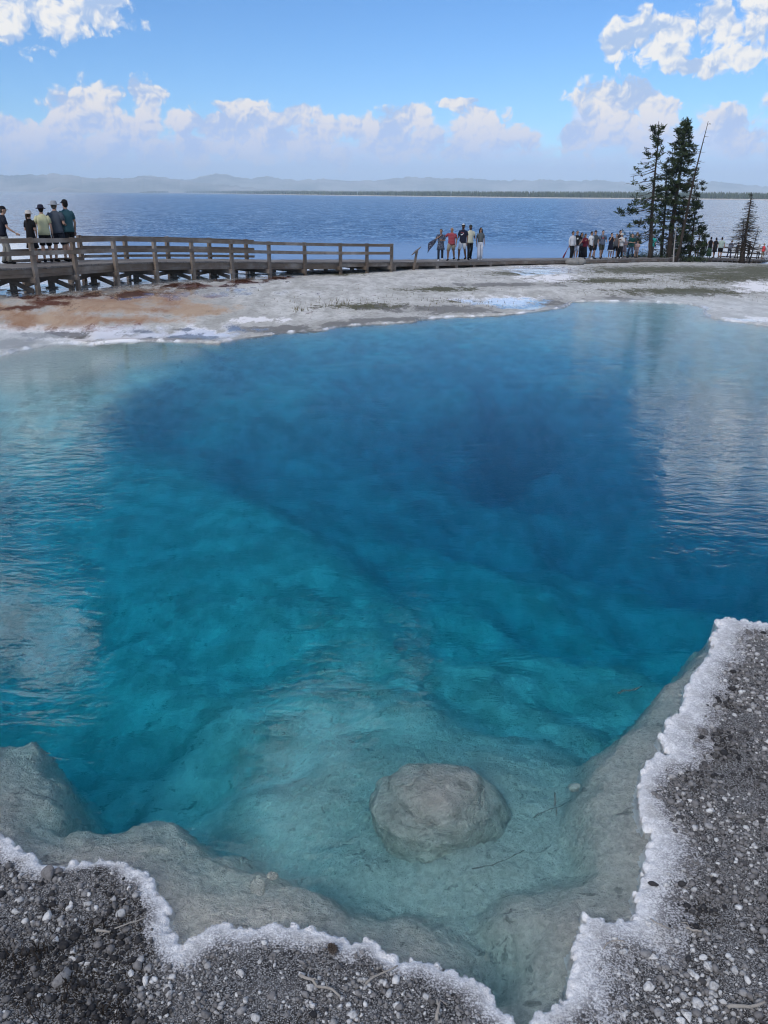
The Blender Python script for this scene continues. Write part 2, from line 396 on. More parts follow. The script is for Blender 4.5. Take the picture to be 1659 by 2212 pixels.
# ------------------------------------------------------------------ materials for the setting
# loose gravel and soil
M_SOIL, t, b = mat('dark soil', rough=0.95, spec=0.15)
p = t.pos(); nz = t.noise(p, 9, 5, .6); nf = t.noise(p, 140, 3, .7)
col = t.mix(t.ramp(nz, .35, .65), (.024, .0235, .025), (.078, .075, .075))
br = t.attr('brown'); col = t.mix(t.m('MULTIPLY', br, .85), col, (.022, .016, .010))
spk = t.ramp(t.vor(p, 110, 'F1'), .22, .42, 1, 0)
col = t.mix(t.m('MULTIPLY', spk, t.ramp(nf, .38, .55)), col, (.34, .33, .325))
gcell = t.vor(p, 200, 'F1', out='Color'); gs = t.n('ShaderNodeSeparateXYZ'); t.link(gcell, gs.inputs[0])
col = t.mix(t.m('MULTIPLY', t.ramp(gs.outputs[0], .45, .75), .8), col, t.mix(gs.outputs[1], (.10, .10, .104), (.46, .46, .46)))
t.put(b.inputs['Base Color'], col)
t.put(b.inputs['Normal'], t.bump(t.m('ADD', nf, t.m('MULTIPLY', t.vor(p, 95, 'F1'), -.6)), 1.0, .008))

# white mineral crust
M_CRUST, t, b = mat('mineral crust', rough=0.85, spec=0.25)
p = t.pos(); n1 = t.noise(p, 30, 5, .65); n2 = t.noise(p, 220, 4, .7)
col = t.mix(t.ramp(n1, .3, .7), (.50, .50, .52), (.80, .80, .80))
st_ = t.ramp(t.noise(p, 4.5, 5, .65), .50, .68)
col = t.mix(t.m('MULTIPLY', st_, .45), col, (.36, .34, .31))
inner = t.attr('inner')
col = t.mix(t.ramp(inner, .0, .8), col, t.mix(n1, (.28, .275, .28), (.60, .60, .61)))
grit = t.m('MULTIPLY', t.ramp(t.m('ADD', t.noise(p, 95, 3, .7), t.m('MULTIPLY', t.noise(p, 12, 3, .6), .35)), .60, .74), t.ramp(inner, -.45, .65))
col = t.mix(t.m('MULTIPLY', grit, .9), col, (.060, .056, .057))
col = t.mix(t.m('MULTIPLY', t.ramp(n2, .54, .68), .40), col, (.24, .23, .23))
col = t.mix(t.m('MULTIPLY', t.attr('lip'), .85), col, (.86, .86, .87))
t.put(b.inputs['Base Color'], col)
vb = t.m('ADD', t.vor(p, 42, 'SMOOTH_F1', 2, .6, .5), t.noise(p, 18, 4, .6))
t.put(b.inputs['Normal'], t.bump(t.m('ADD', t.m('MULTIPLY', vb, -1.0), t.m('MULTIPLY', n2, 1.0)), .7, .009))

# drowned grey silt and flaky sinter of the pool's floor
M_FLOOR, t, b = mat('pool silt', rough=0.9, spec=0.1)
p = t.pos(); n1 = t.noise(p, 2.2, 6, .6); n2 = t.noise(p, 25, 5, .65, .3)
near_c = t.mix(t.ramp(n2, .3, .7), (.57, .53, .49), (.82, .77, .72))
deep_c = t.mix(t.ramp(n1, .3, .7), (.42, .47, .46), (.88, .91, .90))
dk = t.attr('deep')
col = t.mix(t.ramp(dk, .25, 1.2), near_c, deep_c)
crk = t.ramp(t.noise(t.scale(p, (1, 1.6, 1)), 5.5, 5, .6, 1.2), .60, .66)
col = t.mix(t.m('MULTIPLY', crk, .45), col, (.10, .10, .095))
t.put(b.inputs['Base Color'], col)
fl = t.m('ADD', t.m('MULTIPLY', n2, 1.0), t.m('MULTIPLY', t.noise(p, 90, 3, .6), .4))
t.put(b.inputs['Normal'], t.bump(fl, 1.0, .035))

# banks beyond the pool: pale sinter, mats, dry grass, wet films
M_BANK, t, b = mat('sinter flat', rough=0.85, spec=0.3)
p = t.pos(); pn_ = t.scale(p, (1, .5, 1))
nA = t.noise(pn_, .55, 6, .6, .8); nB = t.noise(pn_, 1.6, 7, .72); nC = t.noise(p, 5.5, 5, .75)
def zone(name, k=1.1, w=.18, nn=None):
    k = k * 2.6
    v_ = t.m('ADD', t.attr(name), t.m('MULTIPLY', t.m('SUBTRACT', nn if nn is not None else nB, .5), k))
    return t.ramp(v_, .5 - w, .5 + w)
col = t.mix(t.ramp(nB, .35, .65), (.37, .36, .335), (.60, .59, .56))
col = t.mix(t.m('MULTIPLY', t.ramp(nC, .48, .66), .55), col, (.20, .19, .17))
col = t.mix(t.m('MULTIPLY', t.ramp(nA, .5, .7), .35), col, (.24, .23, .19))
grs = zone('grass', 1.5, .16, t.m('ADD', t.m('MULTIPLY', nB, .55), t.m('MULTIPLY', nC, .45)))
col = t.mix(grs, col, t.mix(nC, (.045, .050, .028), (.13, .12, .075)))
col = t.mix(zone('white', 1.2, .15), col, (.74, .72, .72))
org = zone('orange', .9, .3)
col = t.mix(org, col, t.mix(t.ramp(nA, .35, .65), (.27, .15, .09), (.42, .31, .22)))
red = zone('red', 1.0, .22)
col = t.mix(red, col, t.mix(nB, (.065, .022, .014), (.13, .055, .035)))
drk = zone('dark', 1.2, .2)
col = t.mix(t.m('MULTIPLY', drk, .85), col, t.mix(nC, (.10, .095, .09), (.17, .165, .155)))
rim = zone('rim', .5, .2)
col = t.mix(rim, col, (.70, .70, .72))
t.put(b.inputs['Base Color'], col)
wet = zone('wet', .9, .15)
t.put(b.inputs['Roughness'], t.ramp(wet, 0, 1, .85, .07, False))
t.put(b.inputs['Specular IOR Level'], t.ramp(wet, 0, 1, .2, .5, False))
bh = t.m('ADD', nB, t.m('MULTIPLY', nC, .6))
bn = t.n('ShaderNodeBump'); bn.inputs['Distance'].default_value = .05
t.put(bn.inputs['Height'], bh); t.put(bn.inputs['Strength'], t.ramp(wet, 0, 1, .8, .06, False))
t.put(b.inputs['Normal'], bn.outputs[0])

# pool water: clear, blue by absorption
M_POOL = bpy.data.materials.new('hot spring water'); M_POOL.use_nodes = True
t = NT(M_POOL.node_tree); M_POOL.node_tree.nodes.clear()
p = t.pos()
w1 = t.noise(t.scale(p, (.55, 1.25, 1)), 3.2, 3, .55, .6)
w2 = t.noise(t.v('ADD', t.scale(p, (.8, 1.5, 1)), (3.1, 7.7, 0)), 9.0, 3, .5, .4)
pat = t.ramp(t.noise(p, .28, 3, .5), .35, .65, .35, 1.0)
h = t.m('MULTIPLY', t.m('ADD', t.m('MULTIPLY', w1, 1.0), t.m('MULTIPLY', w2, .32)), pat)
bmp = t.bump(h, 1.0, .0105)
glass = t.n('ShaderNodeBsdfRefraction'); glass.inputs['IOR'].default_value = 1.33; glass.inputs['Roughness'].default_value = 0.0
glo = t.n('ShaderNodeBsdfGlossy'); glo.inputs['Roughness'].default_value = 0.02
t.put(glass.inputs['Normal'], bmp); t.put(glo.inputs['Normal'], bmp)
fr = t.n('ShaderNodeFresnel'); fr.inputs['IOR'].default_value = 1.33; t.put(fr.inputs['Normal'], bmp)
ms = t.n('ShaderNodeMixShader'); t.link(fr.outputs[0], ms.inputs[0]); t.link(glass.outputs[0], ms.inputs[1]); t.link(glo.outputs[0], ms.inputs[2])
ab = t.n('ShaderNodeVolumeAbsorption'); ab.inputs['Color'].default_value = (0.0, .880, .948, 1); ab.inputs['Density'].default_value = .72
scv = t.n('ShaderNodeVolumeScatter'); scv.inputs['Color'].default_value = (.10, .80, 1.0, 1); scv.inputs['Density'].default_value = .046
av = t.n('ShaderNodeAddShader'); t.link(ab.outputs[0], av.inputs[0]); t.link(scv.outputs[0], av.inputs[1])
o_ = t.n('ShaderNodeOutputMaterial'); t.link(ms.outputs[0], o_.inputs['Surface']); t.link(av.outputs[0], o_.inputs['Volume'])

# lake water
M_LAKE, t, b = mat('lake water', rough=0.12, spec=0.5)
b.inputs['IOR'].default_value = 1.33
p = t.pos(); sp = t.n('ShaderNodeSeparateXYZ'); t.link(p, sp.inputs[0])
big = t.noise(t.scale(p, (.35, 1, 1)), .012, 4, .55)
shoal = t.ramp(t.m('ADD', sp.outputs[1], t.m('MULTIPLY', t.m('SUBTRACT', big, .5), 60)), 150, 100)
deepc = t.mix(t.ramp(big, .35, .65), (.013, .036, .092), (.026, .062, .138))
t.put(b.inputs['Base Color'], t.mix(t.m('MULTIPLY', shoal, .85), deepc, (.22, .30, .42)))
sl = t.v('ADD', t.v('MULTIPLY', t.v('SUBTRACT', t.noise(t.scale(p, (.6, 1, 1)), 2.6, 3, .6, out=1), (.5, .5, .5)), (1, 1, 0)),
       t.v('MULTIPLY', t.v('SUBTRACT', t.noise(t.scale(p, (.5, 1, 1)), .55, 3, .6, out=1), (.5, .5, .5)), (.55, .55, 0)))
amp = t.ramp(shoal, 0, 1, .62, .10, False)
nd = t.n('ShaderNodeVectorMath', operation='SCALE'); t.link(sl, nd.inputs[0]); t.link(amp, nd.inputs['Scale'])
t.put(b.inputs['Normal'], t.v('NORMALIZE', t.v('ADD', nd.outputs[0], (0, -.10, 1))))

# ------------------------------------------------------------------ near bank and the shallow end of the pool: one fine height field
NX0, NX1, NY0, NY1 = -3.9, 5.6, 1.7, 8.6
xs = np.arange(NX0, NX1 + 1e-6, .0145); 
ys = [NY0]
while ys[-1] < NY1: ys.append(ys[-1] + .0095 + .0024 * (ys[-1] - NY0))
ys[-1] = NY1; ys = np.array(ys)
X, Y = np.meshgrid(xs, ys); nx, ny = len(xs), len(ys)
Xw = X + .03 * fbm(X * 9, Y * 9, 4, 3); Yw = Y + .03 * fbm(X * 9 + 40, Y * 9, 4, 4)
sd0 = poly_sdf(Xw, Yw, POOL)
sdk = sd0.copy(); dome = np.zeros(X.shape)
for kx, ky, kr in KNOBS:
    i0, i1 = np.searchsorted(xs, (kx - kr - .03, kx + kr + .03)); j0, j1 = np.searchsorted(ys, (ky - kr - .03, ky + kr + .03))
    if i1 <= i0 or j1 <= j0: continue
    dd = np.hypot(X[j0:j1, i0:i1] - kx, Y[j0:j1, i0:i1] - ky)
    sdk[j0:j1, i0:i1] = np.where(dd - kr < .0, np.maximum(sdk[j0:j1, i0:i1], kr - dd), sdk[j0:j1, i0:i1])
    dome[j0:j1, i0:i1] = np.maximum(dome[j0:j1, i0:i1], .55 * np.sqrt(np.maximum(kr * kr - dd * dd, 0)))
land = np.maximum(sdk, 0)
dep = pool_depth(X, Y, sdk)
wid = np.where(X > 1.0, .18, .11) * (1 + 1.5 * fbm(X * 1.3, Y * 1.3, 3, 50)) + .09 * fbm(X * 8, Y * 8, 4, 51)
inner = sstep(land / np.maximum(wid, .04), .25, 1.45)
zl = .012 + .030 * (1 - np.exp(-land / .018)) + .6 * dome * (1 - sstep(land, .0, .08)) + .007 * fbm(X * 14, Y * 14, 4, 60) * sstep(land, 0, .05) \
     + .012 * fbm(X * 5, Y * 5, 3, 61) * sstep(land, 0, .1) + .05 * sstep(land, .15, 1.2) + .05 * fbm(X * 1.2, Y * 1.2, 3, 62) * sstep(land, .2, 1)
flake = fbm(X * 2.0, Y * 3.0, 5, 70) * 8
ter = .022 * (np.floor(flake) + sstep(flake - np.floor(flake), .86, 1.0))
zw = -dep + ter * sstep(-sdk, .03, .2) + .016 * fbm(X * 12, Y * 12, 4, 71) + .05 * fbm(X * 3.1, Y * 3.1, 4, 72)
Z = np.where(sdk > 0, zl, np.minimum(zw, -.02))
brown = sstep(fbm(X * 3.1, Y * 3.1, 5, 80) + .22 * sstep(X, -.5, -1.6), .12, .26)
A = {'lip': np.exp(-land / .022).ravel(), 'inner': inner.ravel(), 'brown': brown.ravel(), 'deep': dep.ravel()}
V = np.stack([X.ravel(), Y.ravel(), Z.ravel()], 1)
F = grid_faces(nx, ny)
fs = sdk.ravel()[F].mean(1); fi = inner.ravel()[F].mean(1)
GR_Z = Z; GR_SD = sdk; GR_IN = inner; GR_BR = brown
def near_lookup(arr, x, y):
    return arr[np.clip(np.searchsorted(ys, y), 0, ny - 1), np.clip(np.searchsorted(xs, x), 0, nx - 1)]
for nm, sel, m_ in (('gravel_bank', (fs > -.03) & (fi >= .82), M_SOIL), ('mineral_crust', (fs > -.03) & (fi < .82), M_CRUST), ('pool_floor', fs <= -.03, M_FLOOR)):
    v_, f_, a_ = submesh(V, F, sel, A)
    o = mesh_obj(nm, v_, f_, m_, smooth=True, attrs=a_); tag(o, kind='structure')

# ------------------------------------------------------------------ the rest of the basin and the far banks
def axis(pts):
    out = [pts[0][0]]
    for (a, s0), (b_, s1) in zip(pts[:-1], pts[1:]):
        while out[-1] < b_:
            u = (out[-1] - a) / (b_ - a); out.append(out[-1] + s0 + (s1 - s0) * u)
    return np.array(out)
fx = axis([(-90, 3), (-32, .5), (-22, .16), (24, .16), (34, .5), (110, 3)])
fy = axis([(-8, 1.0), (1, .3), (8, .2), (14, .12), (40, .13), (60, .45), (140, 3.0)])
FX, FY = np.meshgrid(fx, fy)
fsd = poly_sdf(FX, FY, POOL) + .10 * fbm(FX * 2.2, FY * 2.2, 4, 90) * sstep(FY, 9, 13)
fz, fsn = ground_far(FX, FY, fsd)
inrect = (FX > NX0 + .25) & (FX < NX1 - .25) & (FY > NY0 + .25) & (FY < NY1 - .25)
near_edge = (FX > NX0 - .1) & (FX < NX1 + .1) & (FY > NY0 - .1) & (FY < NY1 + .1)
lip = .05 * np.exp(-np.maximum(fsd, 0) / .25)
fdep = pool_depth(FX, FY, fsd)
FZ = np.where(fsd > 0, fz + lip - .03, -fdep)
FZ = FZ - .035 * near_edge
PX, PY = pix(FX, FY, np.where(fsd > 0, FZ, 0))
def zones(lst):
    a = np.zeros(FX.shape)
    for cx, cy, rx, ry in lst: a = np.maximum(a, 1.0 - .5 * np.hypot((PX - cx) / rx, (PY - cy) / ry))
    return np.clip(a, 0, 1)
AT = {
 'orange': zones([(230,655,150,24),(330,645,110,24),(100,690,150,20),(400,668,90,14),(250,690,120,10),(-60,670,120,30)]),
 'red': zones([(150,642,120,6),(520,607,50,5),(420,618,70,6),(110,655,50,6),(300,634,50,5),(60,664,50,6),(600,600,40,4)]) * .92,
 'dark': zones([(620,714,115,9),(755,698,70,7),(30,742,70,13),(310,717,32,5),(385,712,25,3),(395,731,70,5),(965,668,120,9),(860,690,90,5),(1190,655,45,9),(1340,645,60,5),(110,724,70,6),(1100,615,120,4)]),
 'grass': zones([(1440,583,220,9),(1580,598,120,14),(1300,606,110,6),(800,662,90,6),(1480,630,150,9),(1640,585,120,14),(950,625,80,5),(1000,650,50,4),(720,590,60,5),(1120,590,70,5)]),
 'white': zones([(430,722,90,14),(300,728,150,18),(180,722,120,18),(60,705,90,10),(1620,690,60,5),(1640,620,50,10),(1170,582,70,9),(1090,650,90,9),(1190,600,60,8),(560,690,60,6)]),
 'wet': np.maximum(zones([(420,730,140,20),(260,726,180,22),(1090,652,90,8),(1170,584,70,9),(250,630,260,16),(150,610,300,14),(480,600,150,10),(1600,692,50,4),(1130,664,60,5)]), (FY > 1) * (np.abs(fsd) < .12) * .9),
 'rim': np.exp(-np.maximum(fsd - .02, 0) / .07) * (.52 + .6 * fbm(FX * 2, FY * 2, 3, 95)) * sstep(FY, 5, 10),
 'deep': fdep, 'inner': np.clip(fsd * 2, 0, 1), 'brown': np.zeros(FX.shape)}
# wet shore strip behind the walk on the left
AT['wet'] = np.maximum(AT['wet'], .8 * sstep(fsn, .5, 3) * (1 - sstep(FX, 2, 8)))
AT['white'] = np.maximum(AT['white'], .85 * sstep(fsn, .8, 3) * (1 - sstep(FX, 2, 8)))
AT = {k: a.ravel() for k, a in AT.items()}
V = np.stack([FX.ravel(), FY.ravel(), FZ.ravel()], 1)
F = grid_faces(len(fx), len(fy))
F = F[~inrect.ravel()[F].all(1)]
fs = fsd.ravel()[F].mean(1); yy = V[F, 1].mean(1)
for nm, sel, m_ in (('ground', (fs > -.08) & (yy > 8.2), M_BANK), ('gravel_bank', (fs > -.08) & (yy <= 8.2), M_SOIL), ('pool_floor', fs <= -.08, M_FLOOR)):
    v_, f_, a_ = submesh(V, F, sel, AT)
    o = mesh_obj(nm, v_, f_, m_, smooth=True, attrs=a_); tag(o, kind='structure')

# ------------------------------------------------------------------ pool water: one sheet at z = 0 over the basin
wx, wy = np.arange(-32, 42, .5), np.arange(0, 42, .5)
WXX, WYY = np.meshgrid(wx, wy)
kp = (poly_sdf(WXX, WYY, POOL) < .75).ravel()
v_, f_, a_ = submesh(np.stack([WXX.ravel(), WYY.ravel(), np.zeros(WXX.size)], 1), (lambda F_: F_[kp[F_].all(1)])(grid_faces(len(wx), len(wy))), slice(None))
o = mesh_obj('pool_water', v_, f_, M_POOL, smooth=True)
tag(o, kind='structure')

# ------------------------------------------------------------------ lake
ly = np.array([58, 75, 100, 150, 250, 500, 1000, 2500, 6000, 12000, 17000.]); lx = np.array([-16000, -8000, -3000, -800, -200, 0, 200, 800, 3000, 8000, 16000.])
LX, LY = np.meshgrid(lx, ly)
o = mesh_obj('lake', np.stack([LX.ravel(), LY.ravel(), np.full(LX.size, LAKE_Z)], 1), grid_faces(len(lx), len(ly)), M_LAKE)
tag(o, kind='structure')

# ------------------------------------------------------------------ mountains, far shore and its forest
M_HILL, t, b = mat('far hills', rough=0.95, spec=0.1)
p = t.pos(); nh = t.noise(p, .0016, 6, .6)
t.put(b.inputs['Base Color'], t.mix(t.ramp(nh, .35, .65), (.10, .115, .09), (.36, .33, .29)))
RIDGE_A = [(-300,380),(-150,384),(0,377),(30,379),(60,376),(85,379),(110,374),(150,378),(200,385),(235,382),(262,386),(310,380),(340,384),(400,391),(460,396),(520,402),(600,408),(700,414)]
RIDGE_B = [(200,404),(262,392),(310,381),(325,377),(350,383),(400,389),(440,381),(465,376),(490,377),(515,382),(540,385),(565,380),(600,385),(650,389),(700,386),(730,389),(760,391),(800,390),(830,388),(850,386),(870,383),(885,380),(905,384),(920,383),(930,381),(945,385),(965,386),(1000,385),(1060,388),(1100,390),(1140,389),(1165,388),(1200,388),(1250,391),(1290,389),(1330,393),(1400,396),(1470,398),(1510,393),(1535,391),(1560,394),(1600,398),(1660,402),(1800,404),(2000,400)]
RIDGE_C = [(85,414),(110,408),(128,403),(150,406),(185,410),(230,413.5),(260,415)]
def ridge(name, pts, dist, depth_, seed, jag):
    pts = np.array(pts, float); us = np.linspace(pts[0, 0], pts[-1, 0], 900)
    pyv = np.interp(us, pts[:, 0], pts[:, 1]) + jag * fbm(us * .09, us * 0, 6, seed, .6)
    top = np.array([at_y(u, q, dist) for u, q in zip(us, pyv)])
    rows = []
    for r_ in np.linspace(0, 1, 22):
        yv = dist + depth_ * (r_ - .45)
        prof = np.sin(np.clip(r_ / .9, 0, 1) * math.pi) ** .8
        prof = prof * (1 + .5 * fbm(us * .05 + 3 * r_, us * 0 + r_ * 6, 4, seed + 3) * (1 - prof))
        hz = LAKE_Z - 2 + (top[:, 2] - LAKE_Z) * prof
        rows.append(np.stack([top[:, 0] * (yv / dist), np.full(us.shape, yv), hz], 1))
    V_ = np.concatenate(rows)
    return tag(mesh_obj(name, V_, grid_faces(len(us), 22), M_HILL, smooth=True), kind='structure')
ridge('mountains', RIDGE_B, 13800, 3000, 5, 8)
ridge('mountains', RIDGE_A, 11200, 2600, 9, 7)
ridge('hills', RIDGE_C, 8600, 800, 14, 2)

SHORE = [(300,417.3),(380,417.2),(450,418.2),(600,420.6),(760,423.0),(900,424.8),(1050,426.8),(1200,428.6),(1370,430.2),(1500,431.2),(1659,432.4),(1850,434)]
TREETOP = [(300,414.5),(330,411.5),(400,410.5),(450,411),(600,410.5),(760,411),(900,410.5),(1050,411.5),(1200,411.5),(1370,412),(1500,412.5),(1659,414.5),(1850,415)]
sp_ = np.array(SHORE, float); tp_ = np.array(TREETOP, float)
us = np.linspace(300, 1850, 320)
sh_y = np.interp(us, sp_[:, 0], sp_[:, 1])
sh = np.array([at_z(u, q, LAKE_Z) for u, q in zip(us, sh_y)])
M_SAND, t, b = mat('far beach', rough=.95); p = t.pos()
t.put(b.inputs['Base Color'], t.mix(t.noise(p, .02, 4), (.38, .34, .29), (.60, .56, .50)))
rows = []
bw = np.interp(us, [300, 440, 520, 900, 1300, 1850], [2, 20, 90, 90, 60, 60])
for k_, (dy_, dz_) in enumerate([(0, -.5), (.5, .9), (1.0, 2.2), (3, 2.6), (9, 3.0)]):
    sc_ = (sh[:, 1] + bw * dy_) / sh[:, 1]
    rows.append(np.stack([sh[:, 0] * sc_, sh[:, 1] * sc_, np.full(us.shape, LAKE_Z + dz_)], 1))
tag(mesh_obj('far_shore', np.concatenate(rows), grid_faces(len(us), 5), M_SAND, smooth=True), kind='structure')
M_FOREST, t, b = mat('far pines', rough=.9, spec=.1)
tone = t.attr('tone'); t.put(b.inputs['Base Color'], t.mix(tone, (.020, .036, .020), (.085, .105, .050)))
VV, FF, TT = [], [], []; nvt = 0
for row in range(7):
    cnt = 520
    for q in range(cnt):
        u = 302 + 1540 * (q + rng.random()) / cnt
        yb = np.interp(u, us, sh_y); base_ = at_z(u, yb, LAKE_Z); d0 = base_[1]
        extra = np.interp(u, us, bw) * (1.0 + .25 * rng.random()) + row * (25 + .01 * d0) + rng.random() * 25
        sc_ = (d0 + extra) / d0; x_, y_ = base_[0] * sc_, base_[1] * sc_
        ztop = at_y(u, np.interp(u, tp_[:, 0], tp_[:, 1]), y_)[2]
        h_ = (ztop - (LAKE_Z + 2)) * (.70 + .28 * rng.random() + .08 * (rng.random() > .93))
        w_ = h_ * rng.uniform(.13, .22) * (1 + .6 * (d0 > 3500))
        a0 = rng.random() * 6.28; pts = []
        for lv, rr in ((0, .6), (.25, 1), (.62, .55)):
            for s_ in range(5):
                an = a0 + s_ * 1.2566 + lv; rj = w_ * rr * rng.uniform(.7, 1.2)
                pts.append((x_ + math.cos(an) * rj, y_ + math.sin(an) * rj, LAKE_Z + 2 + h_ * lv))
        pts.append((x_, y_, LAKE_Z + 2 + h_))
        VV += pts; tn = np.clip(rng.normal(np.interp(u, [300, 470, 700, 1800], [.15, .25, .55, .6]), .22), 0, 1); TT += [tn] * 16  # random tone, plus sunlight on the right-hand woods put in as paler colour
        for l_ in range(2):
            for s_ in range(5):
                a_ = nvt + l_ * 5 + s_; b_ = nvt + l_ * 5 + (s_ + 1) % 5
                FF += [(a_, b_, b_ + 5), (a_, b_ + 5, a_ + 5)]
        for s_ in range(5): FF.append((nvt + 10 + s_, nvt + 10 + (s_ + 1) % 5, nvt + 15))
        nvt += 16
o = mesh_obj('forest', np.array(VV), np.array(FF), M_FOREST, attrs={'tone': np.array(TT)})
tag(o, 'pine forest along the low far shore of the lake', 'forest', kind='stuff')

# ------------------------------------------------------------------ haze: the air between here and the mountains
M_HAZE = bpy.data.materials.new('haze air'); M_HAZE.use_nodes = True
t = NT(M_HAZE.node_tree); M_HAZE.node_tree.nodes.clear()
pv = t.n('ShaderNodeVolumePrincipled'); pv.inputs['Color'].default_value = (.74, .89, 1.0, 1); pv.inputs['Density'].default_value = 1.1e-4; pv.inputs['Anisotropy'].default_value = -0.2
o_ = t.n('ShaderNodeOutputMaterial'); t.link(pv.outputs[0], o_.inputs['Volume'])
hx, hy0, hy1, hz0, hz1 = 18000, -400, 18500, -12, 460
HV = [(-hx, hy0, hz0), (hx, hy0, hz0), (hx, hy1, hz0), (-hx, hy1, hz0), (-hx, hy0, hz1), (hx, hy0, hz1), (hx, hy1, hz1), (-hx, hy1, hz1)]
o = mesh_obj('haze', HV, [(0, 3, 2, 1), (4, 5, 6, 7), (0, 1, 5, 4), (1, 2, 6, 5), (2, 3, 7, 6), (3, 0, 4, 7)], M_HAZE)
tag(o, kind='stuff')

# steam drifting low over the spring: soft-edged domes of thin mist
def steam_mat(DENS):
    M_STEAM = bpy.data.materials.new('steam'); M_STEAM.use_nodes = True
    t = NT(M_STEAM.node_tree); M_STEAM.node_tree.nodes.clear()
    pv = t.n('ShaderNodeVolumePrincipled'); pv.inputs['Color'].default_value = (.95, .97, 1.0, 1); pv.inputs['Density'].default_value = DENS; pv.inputs['Anisotropy'].default_value = 0.0
    o_ = t.n('ShaderNodeOutputMaterial'); t.link(pv.outputs[0], o_.inputs['Volume'])
    return M_STEAM
def steam(x, y, rx, ry, h, seed, DENS):
    nu, nv_ = 40, 14; V_ = []
    for j in range(nv_):
        r_ = j / (nv_ - 1)
        for i in range(nu):
            an = 6.28318 * i / nu; wob = 1 + .5 * float(fbm(np.array([math.cos(an) * 1.3 + seed]), np.array([math.sin(an) * 1.3]), 3, seed)[0])
            px_, py_ = math.cos(an) * r_ * wob, math.sin(an) * r_ * wob
            top = h * (1 - r_ * r_) ** 1.3 * (1 + .8 * float(fbm(np.array([px_ * 2.0 + seed]), np.array([py_ * 2.0]), 3, seed + 1)[0]))
            V_.append((x + px_ * rx, y + py_ * ry, .03 + max(top, 0)))
    n0 = len(V_); V_ += [(a_, b_, .02) for a_, b_, c_ in V_]
    F_ = []
    for j in range(nv_ - 1):
        for i in range(nu):
            a_, b_ = j * nu + i, j * nu + (i + 1) % nu
            F_.append((a_, a_ + nu, b_ + nu, b_)); F_.append((n0 + b_, n0 + b_ + nu, n0 + a_ + nu, n0 + a_))
    e_ = (nv_ - 1) * nu
    for i in range(nu): F_.append((e_ + (i + 1) % nu, e_ + i, n0 + e_ + i, n0 + e_ + (i + 1) % nu))
    tag(mesh_obj('steam', np.array(V_), F_, steam_mat(DENS), smooth=False), kind='stuff')
steam(-10.5, 15.0, 6.0, 5.4, 1.1, 3, .10)
steam(9.5, 22.0, 6.5, 6.0, .8, 11, .05)
# ------------------------------------------------------------------ shape helpers
class MB:
    """collects closed shapes and links them as one mesh object"""
    def __init__(s): s.V, s.F, s.n = [], [], 0
    def add(s, V, F):
        s.V += [tuple(v) for v in V]; s.F += [tuple(i + s.n for i in f) for f in F]; s.n = len(s.V)
    def box(s, c, h, M=None):
        c = np.array(c, float); pts = []
        for z in (-1, 1):
            for x, y in ((-1, -1), (1, -1), (1, 1), (-1, 1)):
                q = np.array([x * h[0], y * h[1], z * h[2]], float)
                if M is not None: q = M @ q
                pts.append(c + q)
        s.add(pts, [(3, 2, 1, 0), (4, 5, 6, 7), (0, 1, 5, 4), (1, 2, 6, 5), (2, 3, 7, 6), (3, 0, 4, 7)])
    def beam(s, p0, p1, w, h, up=(0, 0, 1), over=0.0):
        p0, p1 = np.array(p0, float), np.array(p1, float)
        d = p1 - p0; L = np.linalg.norm(d); d = d / L
        x = np.cross(d, up); x = x / (np.linalg.norm(x) + 1e-9); z = np.cross(x, d)
        s.box((p0 + p1) / 2, (w / 2, L / 2 + over, h / 2), np.stack([x, d, z], 1))
    def tube(s, pts, rad, n=8, flat=1.0, caps=True, up=None):
        pts = [np.array(p, float) for p in pts]; m = len(pts)
        T = [pts[min(i + 1, m - 1)] - pts[max(i - 1, 0)] for i in range(m)]
        T = [q / (np.linalg.norm(q) + 1e-9) for q in T]
        ref = np.array(up if up is not None else ((1, 0, 0) if abs(T[0][0]) < .9 else (0, 1, 0)), float)
        V = []
        for p_, t_, r_ in zip(pts, T, rad):
            a = ref - t_ * (ref @ t_); a = a / (np.linalg.norm(a) + 1e-9); b_ = np.cross(t_, a); ref = a
            for k in range(n):
                an = 6.28318 * k / n
                V.append(p_ + a * math.cos(an) * r_ + b_ * math.sin(an) * r_ * flat)
        F = [(i * n + k, i * n + (k + 1) % n, (i + 1) * n + (k + 1) % n, (i + 1) * n + k) for i in range(m - 1) for k in range(n)]
        if caps: F += [tuple(range(n))[::-1], tuple((m - 1) * n + k for k in range(n))]
        s.add(V, F)
    def loft(s, rings, n=14, caps=True):
        """rings: (x, y, z, rx, ry)"""
        V = []
        for (x, y, z, rx, ry) in rings:
            for k in range(n):
                an = 6.28318 * k / n
                V.append((x + math.cos(an) * rx, y + math.sin(an) * ry, z))
        m = len(rings)
        F = [(i * n + k, i * n + (k + 1) % n, (i + 1) * n + (k + 1) % n, (i + 1) * n + k) for i in range(m - 1) for k in range(n)]
        if caps: F += [tuple(range(n))[::-1], tuple((m - 1) * n + k for k in range(n))]
        s.add(V, F)
    def ball(s, c, r, n=12, m=8, z0=-1.0, z1=1.0):
        rings = []
        for i in range(m + 1):
            zz = z0 + (z1 - z0) * (.5 - .5 * math.cos(math.pi * i / m)); zz = max(-.9995, min(.9995, zz)); q = math.sqrt(1 - zz * zz)
            rings.append((c[0], c[1], c[2] + zz * r[2], q * r[0], q * r[1]))
        s.loft(rings, n)
    def build(s, name, material, parent=None, smooth=False):
        return mesh_obj(name, np.array(s.V), s.F, material, parent, smooth)

